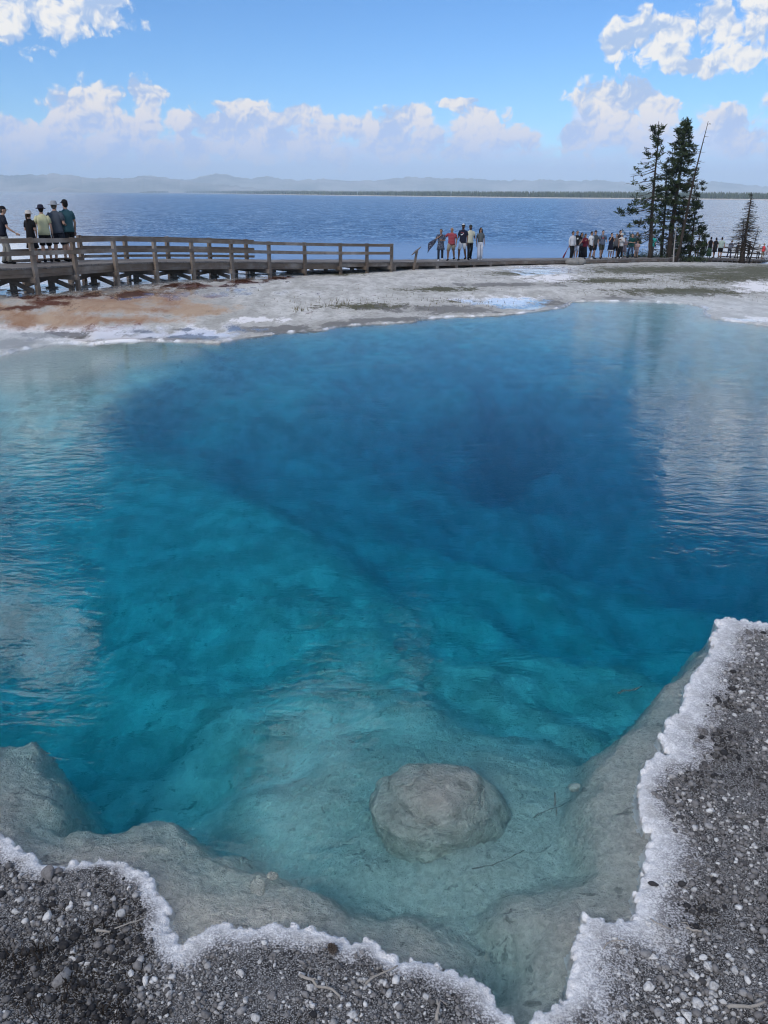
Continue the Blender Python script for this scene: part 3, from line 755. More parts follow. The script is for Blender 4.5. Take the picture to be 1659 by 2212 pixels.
def icosphere(sub=1):
    import bmesh
    bm = bmesh.new(); bmesh.ops.create_icosphere(bm, subdivisions=sub, radius=1.0)
    V = np.array([v.co[:] for v in bm.verts]); F = np.array([[v.index for v in f.verts] for f in bm.faces]); bm.free()
    return V, F

# ------------------------------------------------------------------ boardwalk
M_WOOD, t, b = mat('weathered timber', rough=.85, spec=.2)
tc = t.n('ShaderNodeTexCoord').outputs['Object']; oi = t.n('ShaderNodeObjectInfo').outputs['Random']
g1 = t.noise(t.scale(tc, (1, 1, 6)), 3.0, 5, .65); g2 = t.noise(tc, 1.1, 4, .6)
c_ = t.mix(g1, (.085, .062, .046), (.25, .195, .15))
c_ = t.mix(t.ramp(g2, .4, .7), c_, (.29, .26, .235))
c_ = t.mix(t.m('MULTIPLY', oi, .45), c_, (.060, .050, .045))
t.put(b.inputs['Base Color'], c_); t.put(b.inputs['Normal'], t.bump(g1, .5, .02))
M_DECK, t, b = mat('weathered deck boards', rough=.85, spec=.2)
p = t.pos(); g1 = t.noise(t.scale(p, (1, 1, 5)), 4.0, 5, .65); g2 = t.noise(p, .9, 4, .6)
c_ = t.mix(g1, (.085, .075, .070), (.20, .18, .165)); t.put(b.inputs['Base Color'], t.mix(t.m('MULTIPLY', t.ramp(g2, .4, .7), .6), c_, (.25, .235, .22)))
t.put(b.inputs['Normal'], t.bump(g1, .4, .02))

WL = np.concatenate([[0], np.cumsum(np.linalg.norm(np.diff(WALK[:, :2], axis=0), axis=1))])
def walk_at(s, lat=0.0):
    """point on the deck: s along the near edge, lat metres towards the lake"""
    p_ = np.array([np.interp(s, WL, WALK[:, k]) for k in range(3)])
    n_ = np.array([np.interp(s, WL, LAKEWARD[:, k]) for k in range(2)]); n_ /= np.linalg.norm(n_)
    return p_ + np.array([n_[0] * lat, n_[1] * lat, 0])
def walk_s(px_want, lat):
    ss = np.linspace(0, WL[-1], 1500); q = np.array([walk_at(s_, lat) for s_ in ss])
    xx, _ = pix(q[:, 0], q[:, 1], q[:, 2]); return float(np.interp(px_want, xx, ss))
def walk_dir(s):
    d = walk_at(s + .1) - walk_at(s - .1); d[2] = 0; return d / np.linalg.norm(d)
def zground(x, y):
    xx, yy_ = np.array([x], float), np.array([y], float)
    return float(ground_far(xx, yy_, poly_sdf(xx, yy_, POOL))[0][0])

S_END = WL[11]
def deck(parent, s0, s1):
    mb = MB(); s_ = s0
    while s_ < s1:
        a = walk_at(s_, .02); c2 = walk_at(s_, DECK_W - .02); d = walk_dir(s_)
        dz = rng.normal(0, .004)
        mb.beam(a + [0, 0, -.022 + dz], c2 + [0, 0, -.022 + dz], .138, .044, over=rng.uniform(0, .02))
        s_ += .147
    o = mb.build('deck_planks', M_DECK, parent); o['kind'] = 'stuff'
bw1 = empty('boardwalk', tuple(walk_at(WL[1])))
tag(bw1, 'raised grey timber boardwalk with post and rail fences on cross-braced trestles', 'boardwalk')
bw2 = empty('boardwalk', tuple(walk_at(WL[15])))
tag(bw2, 'low grey timber boardwalk without rails running along the lake shore to the pines', 'boardwalk')
EMPTY_LOC = {}
deck(None, 0, S_END); d1 = C.objects[-1] if False else bpy.data.objects['deck_planks']
deck(None, S_END, WL[-1]); d2 = bpy.data.objects['deck_planks.001']
def adopt(o, root):
    o.parent = root; o.matrix_parent_inverse = Matrix.Translation(-Vector(root.location)); return o
adopt(d1, bw1); adopt(d2, bw2)
def part(mb, name, m_, root): return adopt(mb.build(name, m_), root)

def one(fn, name, root, m_=None):
    mb = MB(); fn(mb); return part(mb, name, m_ or M_WOOD, root)

bays = [WL[k] for k in range(12)]
for k in range(11):                                           # stringers on both sides, two boards deep
    for lat in (.06, DECK_W - .06):
        for dz, hh in ((-.120, .14), (-.235, .08)):
            if k >= 9 and dz < -.2: continue
            one(lambda m: m.beam(walk_at(bays[k], lat) + [0, 0, dz], walk_at(bays[k + 1], lat) + [0, 0, dz], .055, hh, over=-.006), 'stringer', bw1)
TOPZ = [.79, .80, .80, .80, .79, .78, .77, .78, .80, .80, .80, .80]
posts_n, posts_f = [], []
for k in range(12):
    a = walk_at(bays[k], -.05); g_ = min(WALK_G[k], a[2] - .25) - .12
    posts_n.append((a, TOPZ[k]))
    one(lambda m: m.beam([a[0], a[1], g_], [a[0], a[1], a[2] + TOPZ[k]], .112, .112, up=tuple(walk_dir(bays[k]))), 'post', bw1)
FAR_PX = [20, 177, 274, 364, 454, 533]
for px_ in FAR_PX:
    s_ = walk_s(px_, DECK_W + .05); a = walk_at(s_, DECK_W + .05); posts_f.append((a, s_))
    one(lambda m: m.beam([a[0], a[1], zground(a[0], a[1]) - .3], [a[0], a[1], a[2] + .80], .125, .125, up=tuple(walk_dir(s_))), 'post', bw1)
for k in range(11):                                           # near rails
    (a, ha), (c2, hc) = posts_n[k], posts_n[k + 1]
    inn = np.append(np.array([-(c2 - a)[1], (c2 - a)[0]]) / np.linalg.norm((c2 - a)[:2]), 0) * -.085
    for fr_ in (.91, .49):
        one(lambda m: m.beam(a + inn + [0, 0, ha * fr_], c2 + inn + [0, 0, hc * fr_], .045, .12, over=.03 if k % 2 else .0), 'rail', bw1)
for k in range(len(posts_f) - 1):                             # far rails and a kick rail
    a, s0 = posts_f[k]; c2, s1 = posts_f[k + 1]
    e_ = (c2 - a) / np.linalg.norm(c2 - a)
    for zz, hh in ((.72, .13), (.40, .13), (.12, .09)):
        n_ = np.append(np.array([-(c2 - a)[1], (c2 - a)[0]]) / np.linalg.norm((c2 - a)[:2]), 0) * -.088
        zz2 = zz - (.06 if k == 0 else 0)
        one(lambda m: m.beam(a + n_ + [0, 0, zz2], c2 + n_ + e_ * (.35 if k == len(posts_f) - 2 else .0) + [0, 0, zz2], .045, hh), 'rail', bw1)
for k in range(0, 12):                                        # trestles
    s_ = bays[k]; a = walk_at(s_, -.05); c2 = walk_at(s_, DECK_W + .05); mid_ = walk_at(s_, DECK_W / 2)
    g_ = WALK_G[k]; top = a[2] - .345 if k < 9 else a[2] - .23
    dr = walk_dir(s_) * .10
    if top - g_ > .12:
        one(lambda m: m.beam([*(a - dr)[:2], top], [*(c2 - dr)[:2], top], .07, .16, over=.12), 'cap_beam', bw1)
    for q in (mid_, c2):
        one(lambda m: m.beam([q[0], q[1], g_ - .25], [q[0], q[1], top - .08], .14, .14, up=tuple(walk_dir(s_))), 'leg', bw1)
    one(lambda m: m.box([mid_[0], mid_[1], g_ + .0], (.16, .10, .02)), 'footing', bw1)
    if top - g_ > .22:
        hgt = min(top - g_ - .03, .62)
        for q in (a, c2):
            one(lambda m: m.beam([*(mid_ - dr)[:2], top - .05], [*(q * .92 + mid_ * .08 - dr)[:2], top - hgt], .05, .13), 'brace', bw1)
# the low walk: edge boards and sleepers
s_ = S_END; k = 0
while s_ < WL[-1] - 3:
    e = min(s_ + 3.6, WL[-1])
    for lat in (.04, DECK_W - .04):
        one(lambda m: m.beam(walk_at(s_, lat) + [0, 0, -.125], walk_at(e, lat) + [0, 0, -.125], .055, .155, over=-.006), 'edge_board', bw2)
    for q in (s_ + .3, s_ + 2.1):
        a, c2 = walk_at(q, .02), walk_at(q, DECK_W)
        ga = zground(a[0], a[1])
        one(lambda m: m.beam(a + [0, 0, -.21 - max(.0, (a[2] - .21 - ga) / 2)], c2 + [0, 0, -.21 - max(.0, (a[2] - .21 - ga) / 2)], .26, max(.16, a[2] - .2 - ga + .12)), 'sleeper', bw2)
    s_ = e
# fence at the far right end
fz_px = [1553, 1583, 1611, 1640, 1668, 1697, 1725]
fp = []
fence = empty('railing', tuple(walk_at(walk_s(1600, DECK_W))))
tag(fence, 'dark two-rail timber fence behind the dead tree at the far right', 'fence')
for px_ in fz_px:
    s_ = walk_s(px_, DECK_W); a = walk_at(s_, DECK_W + .06); fp.append(a)
    one(lambda m: m.beam([a[0], a[1], a[2] - .5], [a[0], a[1], a[2] + 1.12], .15, .15), 'post', fence)
for a, c2 in zip(fp[:-1], fp[1:]):
    for zz in (1.02, .55, .12):
        one(lambda m: m.beam(a + [0, -.1, zz], c2 + [0, -.1, zz], .05, .15), 'rail', fence)
# small sign at the walk's edge, seen from its side
s_ = walk_s(893, -.15); a = walk_at(s_, -.15)
sg = empty('signpost', tuple(a)); tag(sg, 'small slanted information sign on a post at the edge of the low boardwalk', 'sign')
one(lambda m: m.beam([a[0], a[1], zground(a[0], a[1]) - .1], [a[0] + .16, a[1] + .05, a[2] + .52], .09, .09), 'post', sg)
M_SIGN, t, b = mat('sign panel', (.10, .08, .07), .6)
one(lambda m: m.beam([a[0] + .02, a[1] - .25, a[2] + .42], [a[0] + .24, a[1] + .25, a[2] + .60], .34, .035, up=(-.6, 0, .8)), 'panel', sg, M_SIGN)
# boulder by the low walk
def rock_mesh(name, size, seed, m_, sub=3, rough=.18, squash=(1, 1, .7), parent=None):
    V, F = icosphere(sub); r_ = np.random.default_rng(seed); o1, o2, o3 = r_.uniform(-50, 50, 3)
    n_ = fbm(V[:, 0] * 1.3 + o1 + V[:, 2], V[:, 1] * 1.3 + o2 - V[:, 2] * .7, 4, seed) * 2.2
    for _ in range(6):                                        # a few flat broken faces
        d = r_.normal(size=3); d /= np.linalg.norm(d); lim = r_.uniform(.55, .85)
        q = V @ d; V = V - np.maximum(q - lim, 0)[:, None] * d
    V = V * (1 + rough * n_)[:, None] * np.array(squash) * size
    return mesh_obj(name, V, F, m_, parent, smooth=sub > 2)
M_ROCK, t, b = mat('grey rock', rough=.9); tc = t.n('ShaderNodeTexCoord').outputs['Object']
t.put(b.inputs['Base Color'], t.mix(t.noise(tc, 2.5, 5, .65), (.07, .065, .06), (.34, .33, .31))); t.put(b.inputs['Normal'], t.bump(t.noise(tc, 8, 5, .6), .5, .05))
for (px_, py_, w_, lab) in ((1236, 571, .42, 'larger pale grey boulder lying against the low boardwalk below the crowd'), (1249, 571, .50, 'broad dark-topped boulder beside the pale one at the low boardwalk'), ):
    q = walk_at(walk_s(px_, -.6), -.6); zz = zground(q[0], q[1])
    o = rock_mesh('boulder', w_, int(px_), M_ROCK, 3, .2, (1, .7, .62)); o.location = (q[0], q[1], zz + .12); tag(o, lab, 'boulder')

# ------------------------------------------------------------------ trees
M_BARK, t, b = mat('pine bark', rough=.95, spec=.1); tc = t.n('ShaderNodeTexCoord').outputs['Object']
t.put(b.inputs['Base Color'], t.mix(t.noise(t.scale(tc, (1, 1, .3)), 9, 4, .7), (.018, .015, .013), (.075, .060, .050)))
M_DEADW, t, b = mat('dead wood', rough=.95, spec=.1); tc = t.n('ShaderNodeTexCoord').outputs['Object']
t.put(b.inputs['Base Color'], t.mix(t.noise(t.scale(tc, (1, 1, .3)), 7, 4, .7), (.05, .045, .042), (.15, .135, .125)))
M_SILVER, t, b = mat('silver deadwood', rough=.9); tc = t.n('ShaderNodeTexCoord').outputs['Object']
t.put(b.inputs['Base Color'], t.mix(t.noise(t.scale(tc, (1, 1, .3)), 7, 4, .7), (.16, .15, .145), (.42, .40, .38)))
M_NEEDLE, t, b = mat('pine needles', rough=.8, spec=.15)
tone = t.attr('tone'); t.put(b.inputs['Base Color'], t.mix(tone, (.010, .020, .012), (.060, .082, .035)))

def make_tree(name, label, cat, base_px, y_, top_px, trunk_r, spec, seed, bark=None, group=None, needle=True):
    """spec: function(h, rng) -> list of (azimuth, length, droop, foliage 0..1); spec.n: branches per metre"""
    r_ = np.random.default_rng(seed)
    B = at_y(base_px[0], base_px[1], y_); B[2] = min(B[2], zground(B[0], B[1])) - .05
    T = at_y(top_px[0], top_px[1], y_ + r_.uniform(-.3, .3))
    root = empty(name, tuple(B)); tag(root, label, cat, group)
    L = T - B; H = np.linalg.norm(L)
    wob = np.array([[math.sin(q * 5 + seed) * .008 * H, math.cos(q * 4 + seed) * .008 * H, 0] for q in np.linspace(0, 1, 13)])
    wob[0] = 0; wob[-1] = 0
    line = [L * q + w_ for q, w_ in zip(np.linspace(0, 1, 13), wob)]
    tr = MB(); tr.tube(line, [trunk_r * (1.25 if q == 0 else 1) * (1 - .92 * q ** .9) + .008 for q in np.linspace(0, 1, 13)], 8)
    tr.build('trunk', bark or M_BARK, root, True)
    br = MB(); NV, NF, NT_ = [], [], []
    def at(q): return np.array([np.interp(q, np.linspace(0, 1, 13), [l[k] for l in line]) for k in range(3)])
    def clump(c, size, tn):
        k = len(NV); m_ = 11
        for _ in range(m_):
            d = r_.normal(size=3); d[2] = abs(d[2]) * .6 + .05; d /= np.linalg.norm(d)
            sd_ = np.cross(d, r_.normal(size=3)); sd_ /= np.linalg.norm(sd_) + 1e-9
            c2 = c + r_.normal(size=3) * size * .28
            w_ = size * r_.uniform(.10, .20); ln = size * r_.uniform(.55, 1.0)
            i = len(NV)
            NV.extend([c2 - sd_ * w_, c2 + sd_ * w_, c2 + d * ln + sd_ * w_ * .4, c2 + d * ln - sd_ * w_ * .4])
            NF.append((i, i + 1, i + 2, i + 3)); NT_.extend([tn] * 4)
    for (q, an, ln, droop, fol, cs) in spec(H, r_):
        P0 = at(q); d = np.array([math.cos(an), math.sin(an), 0.0])
        m_ = max(4, int(ln / .35)); pts = [P0]; sag = droop
        lat = np.array([-d[1], d[0], 0]) * r_.normal(0, .12)
        for i in range(1, m_ + 1):
            u = i / m_
            pts.append(P0 + (d + lat * u) * ln * u + np.array([0, 0, ln * (-sag * u + .55 * sag * u * u * (1 if droop > 0 else 0))]) + r_.normal(size=3) * .02 * ln)
        r0 = min(trunk_r * .32, .010 + .010 * ln)
        br.tube(pts, [r0 * (1 - .8 * i / m_) + .003 for i in range(m_ + 1)], 3, caps=False)
        ntw = int(ln * 3.2) + 1
        for _ in range(ntw):                                  # side twigs
            u = r_.uniform(.25, 1.0); j = min(int(u * m_), m_ - 1); c = pts[j] + (pts[j + 1] - pts[j]) * (u * m_ - j)
            sdv = np.array([-d[1], d[0], 0]) * r_.choice([-1, 1]); tw = (d * .6 + sdv * r_.uniform(.4, 1) + np.array([0, 0, r_.uniform(-.5, .25)]))
            tw = tw / np.linalg.norm(tw) * ln * r_.uniform(.14, .34) * (1.15 - .5 * u)
            br.tube([c, c + tw * .55 + [0, 0, .01], c + tw], [.007, .005, .003], 3, caps=False)
            if needle and r_.random() < fol:
                tn = np.clip(r_.normal(.45, .25), 0, 1)
                clump(c + tw, cs * r_.uniform(.7, 1.3), tn)
                if r_.random() < fol: clump(c + tw * .5, cs * r_.uniform(.6, 1.1), tn)
        if needle and r_.random() < fol + .1: clump(pts[-1], cs, np.clip(r_.normal(.5, .25), 0, 1))
    o = br.build('branches', bark or M_BARK, root); o['kind'] = 'stuff'
    if NV:
        o = mesh_obj('needles', np.array(NV), np.array(NF), M_NEEDLE, root, attrs={'tone': np.array(NT_)}); o['kind'] = 'stuff'
    return root

def levels(r_, q0, q1, n): return np.sort(r_.uniform(q0, q1, n))
def spec_sparse(H, r_):                                       # thinning pine: long drooping half-bare boughs, mostly to the left
    out = []
    for q in levels(r_, .16, .99, 120):
        an = r_.uniform(0, 6.28); left = max(0, -math.cos(an))
        ln = (2.1 * (1 - q) ** .55 * (.5 + .75 * left) + .22) * r_.uniform(.55, 1.1)
        if .74 < q < .92: ln *= .8
        fol = .55 if q > .76 else (.12 if q > .5 else .34)
        out.append((q, an, min(ln, 2.4), .55 if q < .75 else .25, fol, .24))
    for q, ln in ((.17, 2.9), (.21, 2.4), (.40, 2.6), (.42, 2.4), (.31, 2.2), (.60, 2.0), (.66, 2.0)): out.append((q, math.pi + r_.uniform(-.35, .35), ln, .34, .62 if q < .5 else .12, .28))
    return out
def spec_main(H, r_):
    out = []
    for q in levels(r_, .10, .995, 240):
        an = r_.uniform(0, 6.28)
        ln = (1.32 * math.sin(min(1, (1 - q) * 2.2 + .06) * 1.57) + .12) * r_.uniform(.5, 1.15)
        fol = .72 if q > .42 else .28
        out.append((q, an, ln * r_.choice([.75, 1, 1.15]), .10, fol, .23))
    return out
def spec_mid(H, r_):
    return [(q, r_.uniform(0, 6.28), (1.25 * min(1, (1 - q) * 2.4 + .15)) * r_.uniform(.5, 1.1), .15, .8 if q > .55 else .25, .19) for q in levels(r_, .12, .99, 95)]
def spec_low(H, r_):
    return [(q, r_.uniform(0, 6.28), (1.2 * min(1, (1 - q) * 1.5 + .12)) * r_.uniform(.5, 1.15), .05, .6, .19) for q in levels(r_, .12, .99, 105)]
def spec_small(H, r_):
    return [(q, r_.uniform(0, 6.28), (.62 * (1 - q) + .12) * r_.uniform(.6, 1.1), .05, .8, .18) for q in levels(r_, .05, .99, 50)]
def spec_snag(H, r_):
    return [(q, r_.uniform(0, 6.28), (.75 * min(1, (1 - q) * 2 + .25)) * r_.uniform(.3, 1.2), .12, 0, .1) for q in levels(r_, .30, .99, 70)]
def spec_dead(H, r_):
    return [(q, r_.uniform(0, 6.28), (2.1 * (1 - q) ** .9 + .10) * r_.uniform(.55, 1.1), .42, 0, .1) for q in levels(r_, .2, .99, 420)]
def spec_bare(H, r_):
    return [(q, r_.uniform(0, 6.28), (.6 * (1 - q) + .1) * r_.uniform(.3, 1.1), .15, 0, .1) for q in levels(r_, .15, .98, 26)]
TG = None
make_tree('pine_tree', 'thinning pine with long drooping half-bare boughs, leftmost of the tall pines', 'tree', (1405, 553), 63, (1423, 262), .17, spec_sparse, 3)
make_tree('pine_tree', 'tallest dense dark green pine in the middle of the clump', 'tree', (1447, 551), 65, (1481, 257), .24, spec_main, 4)
make_tree('pine_tree', 'shorter pine standing between the thinning pine and the tallest one', 'tree', (1431, 552), 66, (1441, 345), .14, spec_mid, 5)
make_tree('pine_tree', 'bushy low pine at the right edge of the tall clump', 'tree', (1491, 549), 66, (1506, 418), .12, spec_low, 6)
make_tree('pine_tree', 'slim understorey pine in the shade of the tallest pine', 'tree', (1472, 550), 67, (1478, 436), .10, spec_low, 16)
make_tree('pine_sapling', 'small young pine right of the bushy low pine, behind the walkers', 'tree', (1515, 549), 68, (1520, 486), .06, spec_small, 7)
make_tree('dead_tree', 'tall bare dead trunk leaning right out of the pine clump', 'tree', (1461, 550), 64, (1530, 262), .14, spec_snag, 8, M_BARK)
make_tree('dead_tree', 'thin silver dead trunk in front of the boardwalk below the tall pines', 'tree', (1454, 567), 62.5, (1461, 486), .06, spec_bare, 9, M_SILVER)
make_tree('dead_tree', 'cone-shaped dead brown tree with many fine bare twigs at the far right', 'tree', (1604, 567), 72, (1623, 415), .20, spec_dead, 10, M_BARK)
make_tree('dead_tree', 'shorter second dead trunk just left of the cone-shaped dead tree', 'tree', (1599, 567), 73, (1607, 470), .09, lambda H, r_: [(q, r_.uniform(0, 6.28), (1.5 * (1 - q) + .15) * r_.uniform(.5, 1.1), .28, 0, .1) for q in levels(r_, .2, .98, 60)], 12, M_BARK)
make_tree('dead_tree', 'little dead tree leaning to the right beside the cone-shaped dead tree', 'tree', (1618, 566), 74, (1640, 488), .07, lambda H, r_: [(q, r_.uniform(0, 6.28), (.42 * (1 - q) + .12) * r_.uniform(.5, 1.2), .1, 0, .1) for q in levels(r_, .2, .98, 46)], 13, M_BARK)
# low scrub under the pines
VB, FB, TB = [], [], []
for px_ in np.concatenate([rng.uniform(1345, 1520, 110)]):
    y_ = 66 + rng.uniform(-2, 4); s0 = at_y(px_, 552, y_); zz = zground(s0[0], s0[1]); hgt = rng.uniform(.35, 1.0) * (1 if px_ > 1395 else .7)
    for _ in range(34):
        c = np.array([s0[0], s0[1], zz]) + rng.normal(size=3) * [.35, .35, 0] + [0, 0, abs(rng.normal(0, .55)) * hgt]
        d = rng.normal(size=3); d[2] = abs(d[2]) + .4; d /= np.linalg.norm(d); sd_ = np.cross(d, rng.normal(size=3)); sd_ /= np.linalg.norm(sd_)
        i = len(VB); VB += [c - sd_ * .02, c + sd_ * .02, c + d * .24]; FB.append((i, i + 1, i + 2)); TB += [rng.uniform(.1, .9)] * 3
tag(mesh_obj('undergrowth', np.array(VB), np.array(FB), M_NEEDLE, attrs={'tone': np.array(TB)}), 'low dark scrub growing at the foot of the pines', 'scrub', kind='stuff')
# ------------------------------------------------------------------ people
_MC = {}
def cloth(col, kind='plain'):
    k = (tuple(col), kind)
    if k in _MC: return _MC[k]
    m_, t, b = mat('cloth' if kind != 'skin' else 'skin', rough=.9 if kind != 'skin' else .55, spec=.2)
    tc = t.n('ShaderNodeTexCoord').outputs['Object']
    if kind == 'plaid':
        s_ = t.n('ShaderNodeSeparateXYZ'); t.link(tc, s_.inputs[0])
        a_ = t.ramp(t.m('SINE', t.m('MULTIPLY', s_.outputs[0], 105)), .45, .75); c2 = t.ramp(t.m('SINE', t.m('MULTIPLY', s_.outputs[2], 90)), .6, .85)
        t.put(b.inputs['Base Color'], t.mix(t.m('MULTIPLY', t.m('MAXIMUM', a_, c2), .4), col, (.36, .20, .22)))
    elif kind == 'pattern':
        v_ = t.ramp(t.vor(tc, 26), .25, .4)
        t.put(b.inputs['Base Color'], t.mix(v_, (.22, .24, .30), col))
    else:
        n_ = t.noise(tc, 14, 4, .6)
        t.put(b.inputs['Base Color'], t.mix(n_, tuple(c * .62 for c in col), tuple(c * .92 for c in col)))
        t.put(b.inputs['Normal'], t.bump(t.noise(t.scale(tc, (1, 1, .5)), 16, 3, .55), .35 if kind != 'skin' else .05, .02))
    _MC[k] = m_; return m_
SK1, SK2, SK3 = (.42, .26, .19), (.30, .17, .11), (.16, .085, .055)
BLK, NAVY, DGREY, GREY, WHT, CREAM = (.012, .012, .014), (.014, .018, .040), (.05, .055, .062), (.14, .16, .19), (.66, .67, .68), (.55, .52, .40)
HAIRB, HAIRBR = (.010, .009, .009), (.06, .035, .02)
ARMS = {'down': ((.06, -.02, -.29), (.07, .05, -.54)), 'rail': ((.10, .12, -.27), (.16, .36, -.44)), 'front': ((.05, -.01, -.29), (-.09, .20, -.26)),
        'hold': ((.06, .06, -.27), (-.05, .28, -.12)), 'face': ((.05, .15, -.20), (-.10, .17, .07)), 'side': ((.20, .03, -.20), (.44, .10, -.30)), 'akimbo': ((.19, -.06, -.23), (.03, .05, -.42)),
        'bent': ((.08, -.04, -.29), (.03, .20, -.33)), 'back': ((.07, -.10, -.28), (.05, -.16, -.50)), 'neck': ((.10, .10, -.22), (-.12, .13, -.04))}

def person(px_, lat, hpx, face, label, top=('tee', GREY), bottom=('shorts', BLK), skin=SK1, hair=('short', HAIRB), hat=None, arms=('down', 'down'), stride=0.0, lean=0.0,
           wide=1.0, shoes=BLK, eyes=False, extras=(), group='visitors on the boardwalk', fine=False, turn=0.0):
    s_ = walk_s(px_, lat); base_ = walk_at(s_, lat)
    zd = -((base_ - np.array([0, 0, CAM_H])) @ CR)[2]
    H = float(np.clip(hpx * zd / (FPX * math.cos(R(PITCH - 4))), 1.15, 1.92)); k = H / 1.75
    root = empty('person', tuple(base_)); face = face + (rng.uniform(-30, 30) if not fine else 0); stride = stride * (1.6 if not fine else 1.25)
    root.rotation_euler = (0, 0, R(-face)); tag(root, label, 'person', group)
    def bend(p_):
        p_ = np.array(p_, float)
        if p_[2] > .93:
            a = R(lean) * min(1, (p_[2] - .93) / .25); y_, z_ = p_[1], p_[2] - .93
            p_[1], p_[2] = y_ * math.cos(a) + z_ * math.sin(a), .93 - y_ * math.sin(a) + z_ * math.cos(a)
        return p_
    def out(mb, name, m_, vox=None, sm=True, par=None):
        V = np.array(mb.V); V[:, 0] *= wide if name not in ('hat', 'cap', 'hair', 'eye', 'sunglasses', 'face_mask') else 1
        V = np.array([bend(v) for v in V]) * k
        o = mesh_obj(name, V, mb.F, m_, par or root, sm)
        if vox:
            md = o.modifiers.new('remesh', 'REMESH'); md.mode = 'VOXEL'; md.voxel_size = vox * k; md.use_smooth_shade = True
            dg = bpy.context.evaluated_depsgraph_get(); me = bpy.data.meshes.new_from_object(o.evaluated_get(dg)); o.modifiers.clear()
            me.materials.clear(); me.materials.append(m_); old = o.data; o.data = me; bpy.data.meshes.remove(old)
            me.polygons.foreach_set('use_smooth', np.ones(len(me.polygons), bool))
        return o
    hips = []
    joints = {}
    for sd_ in (-1, 1):
        st = stride * sd_
        hip = np.array([.085 * sd_, 0, .90]); ank = np.array([.095 * sd_, st, .085 + (.05 if st < -.12 else 0)]); kn = (hip + ank) / 2 + np.array([0.01 * sd_, .05 + abs(st) * .18, .02])
        joints['leg', sd_] = (hip, kn, ank)
        sh = np.array([.175 * sd_, 0, 1.415]); e_, w_ = ARMS[arms[0 if sd_ < 0 else 1]]
        joints['arm', sd_] = (sh, sh + np.array([e_[0] * sd_, e_[1], e_[2]]), sh + np.array([w_[0] * sd_, w_[1], w_[2]]))
    # body: one surface
    mb = MB()
    torso = [(0, 0, .80, .10, .08), (0, 0, .86, .155, .105), (0, .0, .95, .165, .115), (0, 0, 1.06, .14, .10), (0, 0, 1.18, .15, .108), (0, 0, 1.30, .175, .115), (0, -.005, 1.40, .178, .10), (0, -.008, 1.455, .11, .075), (0, 0, 1.50, .058, .058), (0, .012, 1.57, .053, .055)]
    mb.loft(torso)
    mb.ball((0, .012, 1.650), (.073, .092, .112), 14, 10); mb.ball((0, .050, 1.590), (.046, .048, .050), 10, 6)
    mb.tube([(0, .088, 1.675), (0, .112, 1.640), (0, .098, 1.630)], [.009, .017, .011], 6)
    for sd_ in (-1, 1): mb.ball((.074 * sd_, .005, 1.645), (.012, .02, .032), 8, 5)
    for sd_ in (-1, 1):
        hip, kn, ank = joints['leg', sd_]
        calf = kn * .62 + ank * .38 + [0, -.015, 0]
        mb.tube([hip + [0, 0, .03], hip * .55 + kn * .45, kn + [0, 0, .03], calf, ank * .8 + kn * .2, ank], [.088, .076, .056, .057, .040, .035], 10)
        mb.tube([ank + [0, -.03, -.01], ank + [0, .05, -.035], ank + [0, .15, -.06]], [.04, .042, .03], 8)
        sh, el_, wr = joints['arm', sd_]
        mb.tube([sh + [-.03 * sd_, 0, .0], sh * .6 + el_ * .4, el_, el_ * .55 + wr * .45, wr], [.053, .045, .037, .035, .026], 8)
        d = (wr - el_) / np.linalg.norm(wr - el_); sdv = np.cross(d, [1.0 * sd_, .2, .1]); sdv /= np.linalg.norm(sdv); nrm = np.cross(d, sdv)
        mb.tube([wr - d * .01, wr + d * .045, wr + d * .088], [.025, .040, .037], 8, flat=.42, up=sdv)
        for q, ln in zip((-1.5, -.5, .5, 1.5), (.070, .080, .076, .060)):     # four fingers, a little curled
            a0 = wr + d * .082 + sdv * q * .0185; mid_ = a0 + d * ln * .55; tip = mid_ + d * ln * .35 + nrm * ln * .28
            mb.tube([a0, mid_, tip], [.0105, .010, .008], 6)
        a0 = wr + d * .03 + sdv * .034; mb.tube([a0, a0 + d * .03 + sdv * .022, a0 + d * .062 + sdv * .028 + nrm * .01], [.013, .012, .009], 6)
    out(mb, 'body', cloth(skin, 'skin'), .0105 if fine else .016)
    # shoes
    for sd_ in (-1, 1):
        ank = joints['leg', sd_][2]; mb = MB()
        mb.tube([ank + [0, -.062, -.035], ank + [0, -.03, -.015], ank + [0, .05, -.03], ank + [0, .13, -.048], ank + [0, .185, -.058]], [.035, .052, .050, .046, .026], 8, flat=.9)
        out(mb, 'shoe', cloth(shoes))
    # lower clothing
    kind, col = bottom[0], bottom[1]
    mbt = MB()
    if kind in ('shorts', 'trousers', 'wide', 'cropped'):
        mbt.loft([(0, 0, .80, .12, .10), (0, 0, .84, .172, .122), (0, 0, .92, .180, .128), (0, 0, 1.0, .165, .122), (0, 0, 1.03, .158, .118)])
        for sd_ in (-1, 1):
            hip, kn, ank = joints['leg', sd_]
            if kind == 'shorts': mbt.tube([hip + [0, 0, .02], hip * .5 + kn * .5, kn + [0, 0, .03]], [.103, .100, .092], 10)
            elif kind == 'cropped': mbt.tube([hip + [0, 0, .02], hip * .5 + kn * .5, kn, kn * .4 + ank * .6], [.098, .085, .068, .06], 10)
            elif kind == 'wide': mbt.tube([hip + [0, 0, .02], hip * .5 + kn * .5, kn, kn * .45 + ank * .55, ank + [0, 0, -.01]], [.10, .095, .088, .094, .105], 10)
            else: mbt.tube([hip + [0, 0, .02], hip * .5 + kn * .5, kn, kn * .45 + ank * .55, ank + [0, 0, -.01]], [.098, .084, .070, .066, .062], 10)
        out(mbt, 'shorts' if kind == 'shorts' else 'trousers', cloth(col))
    elif kind in ('skirt', 'long_skirt'):
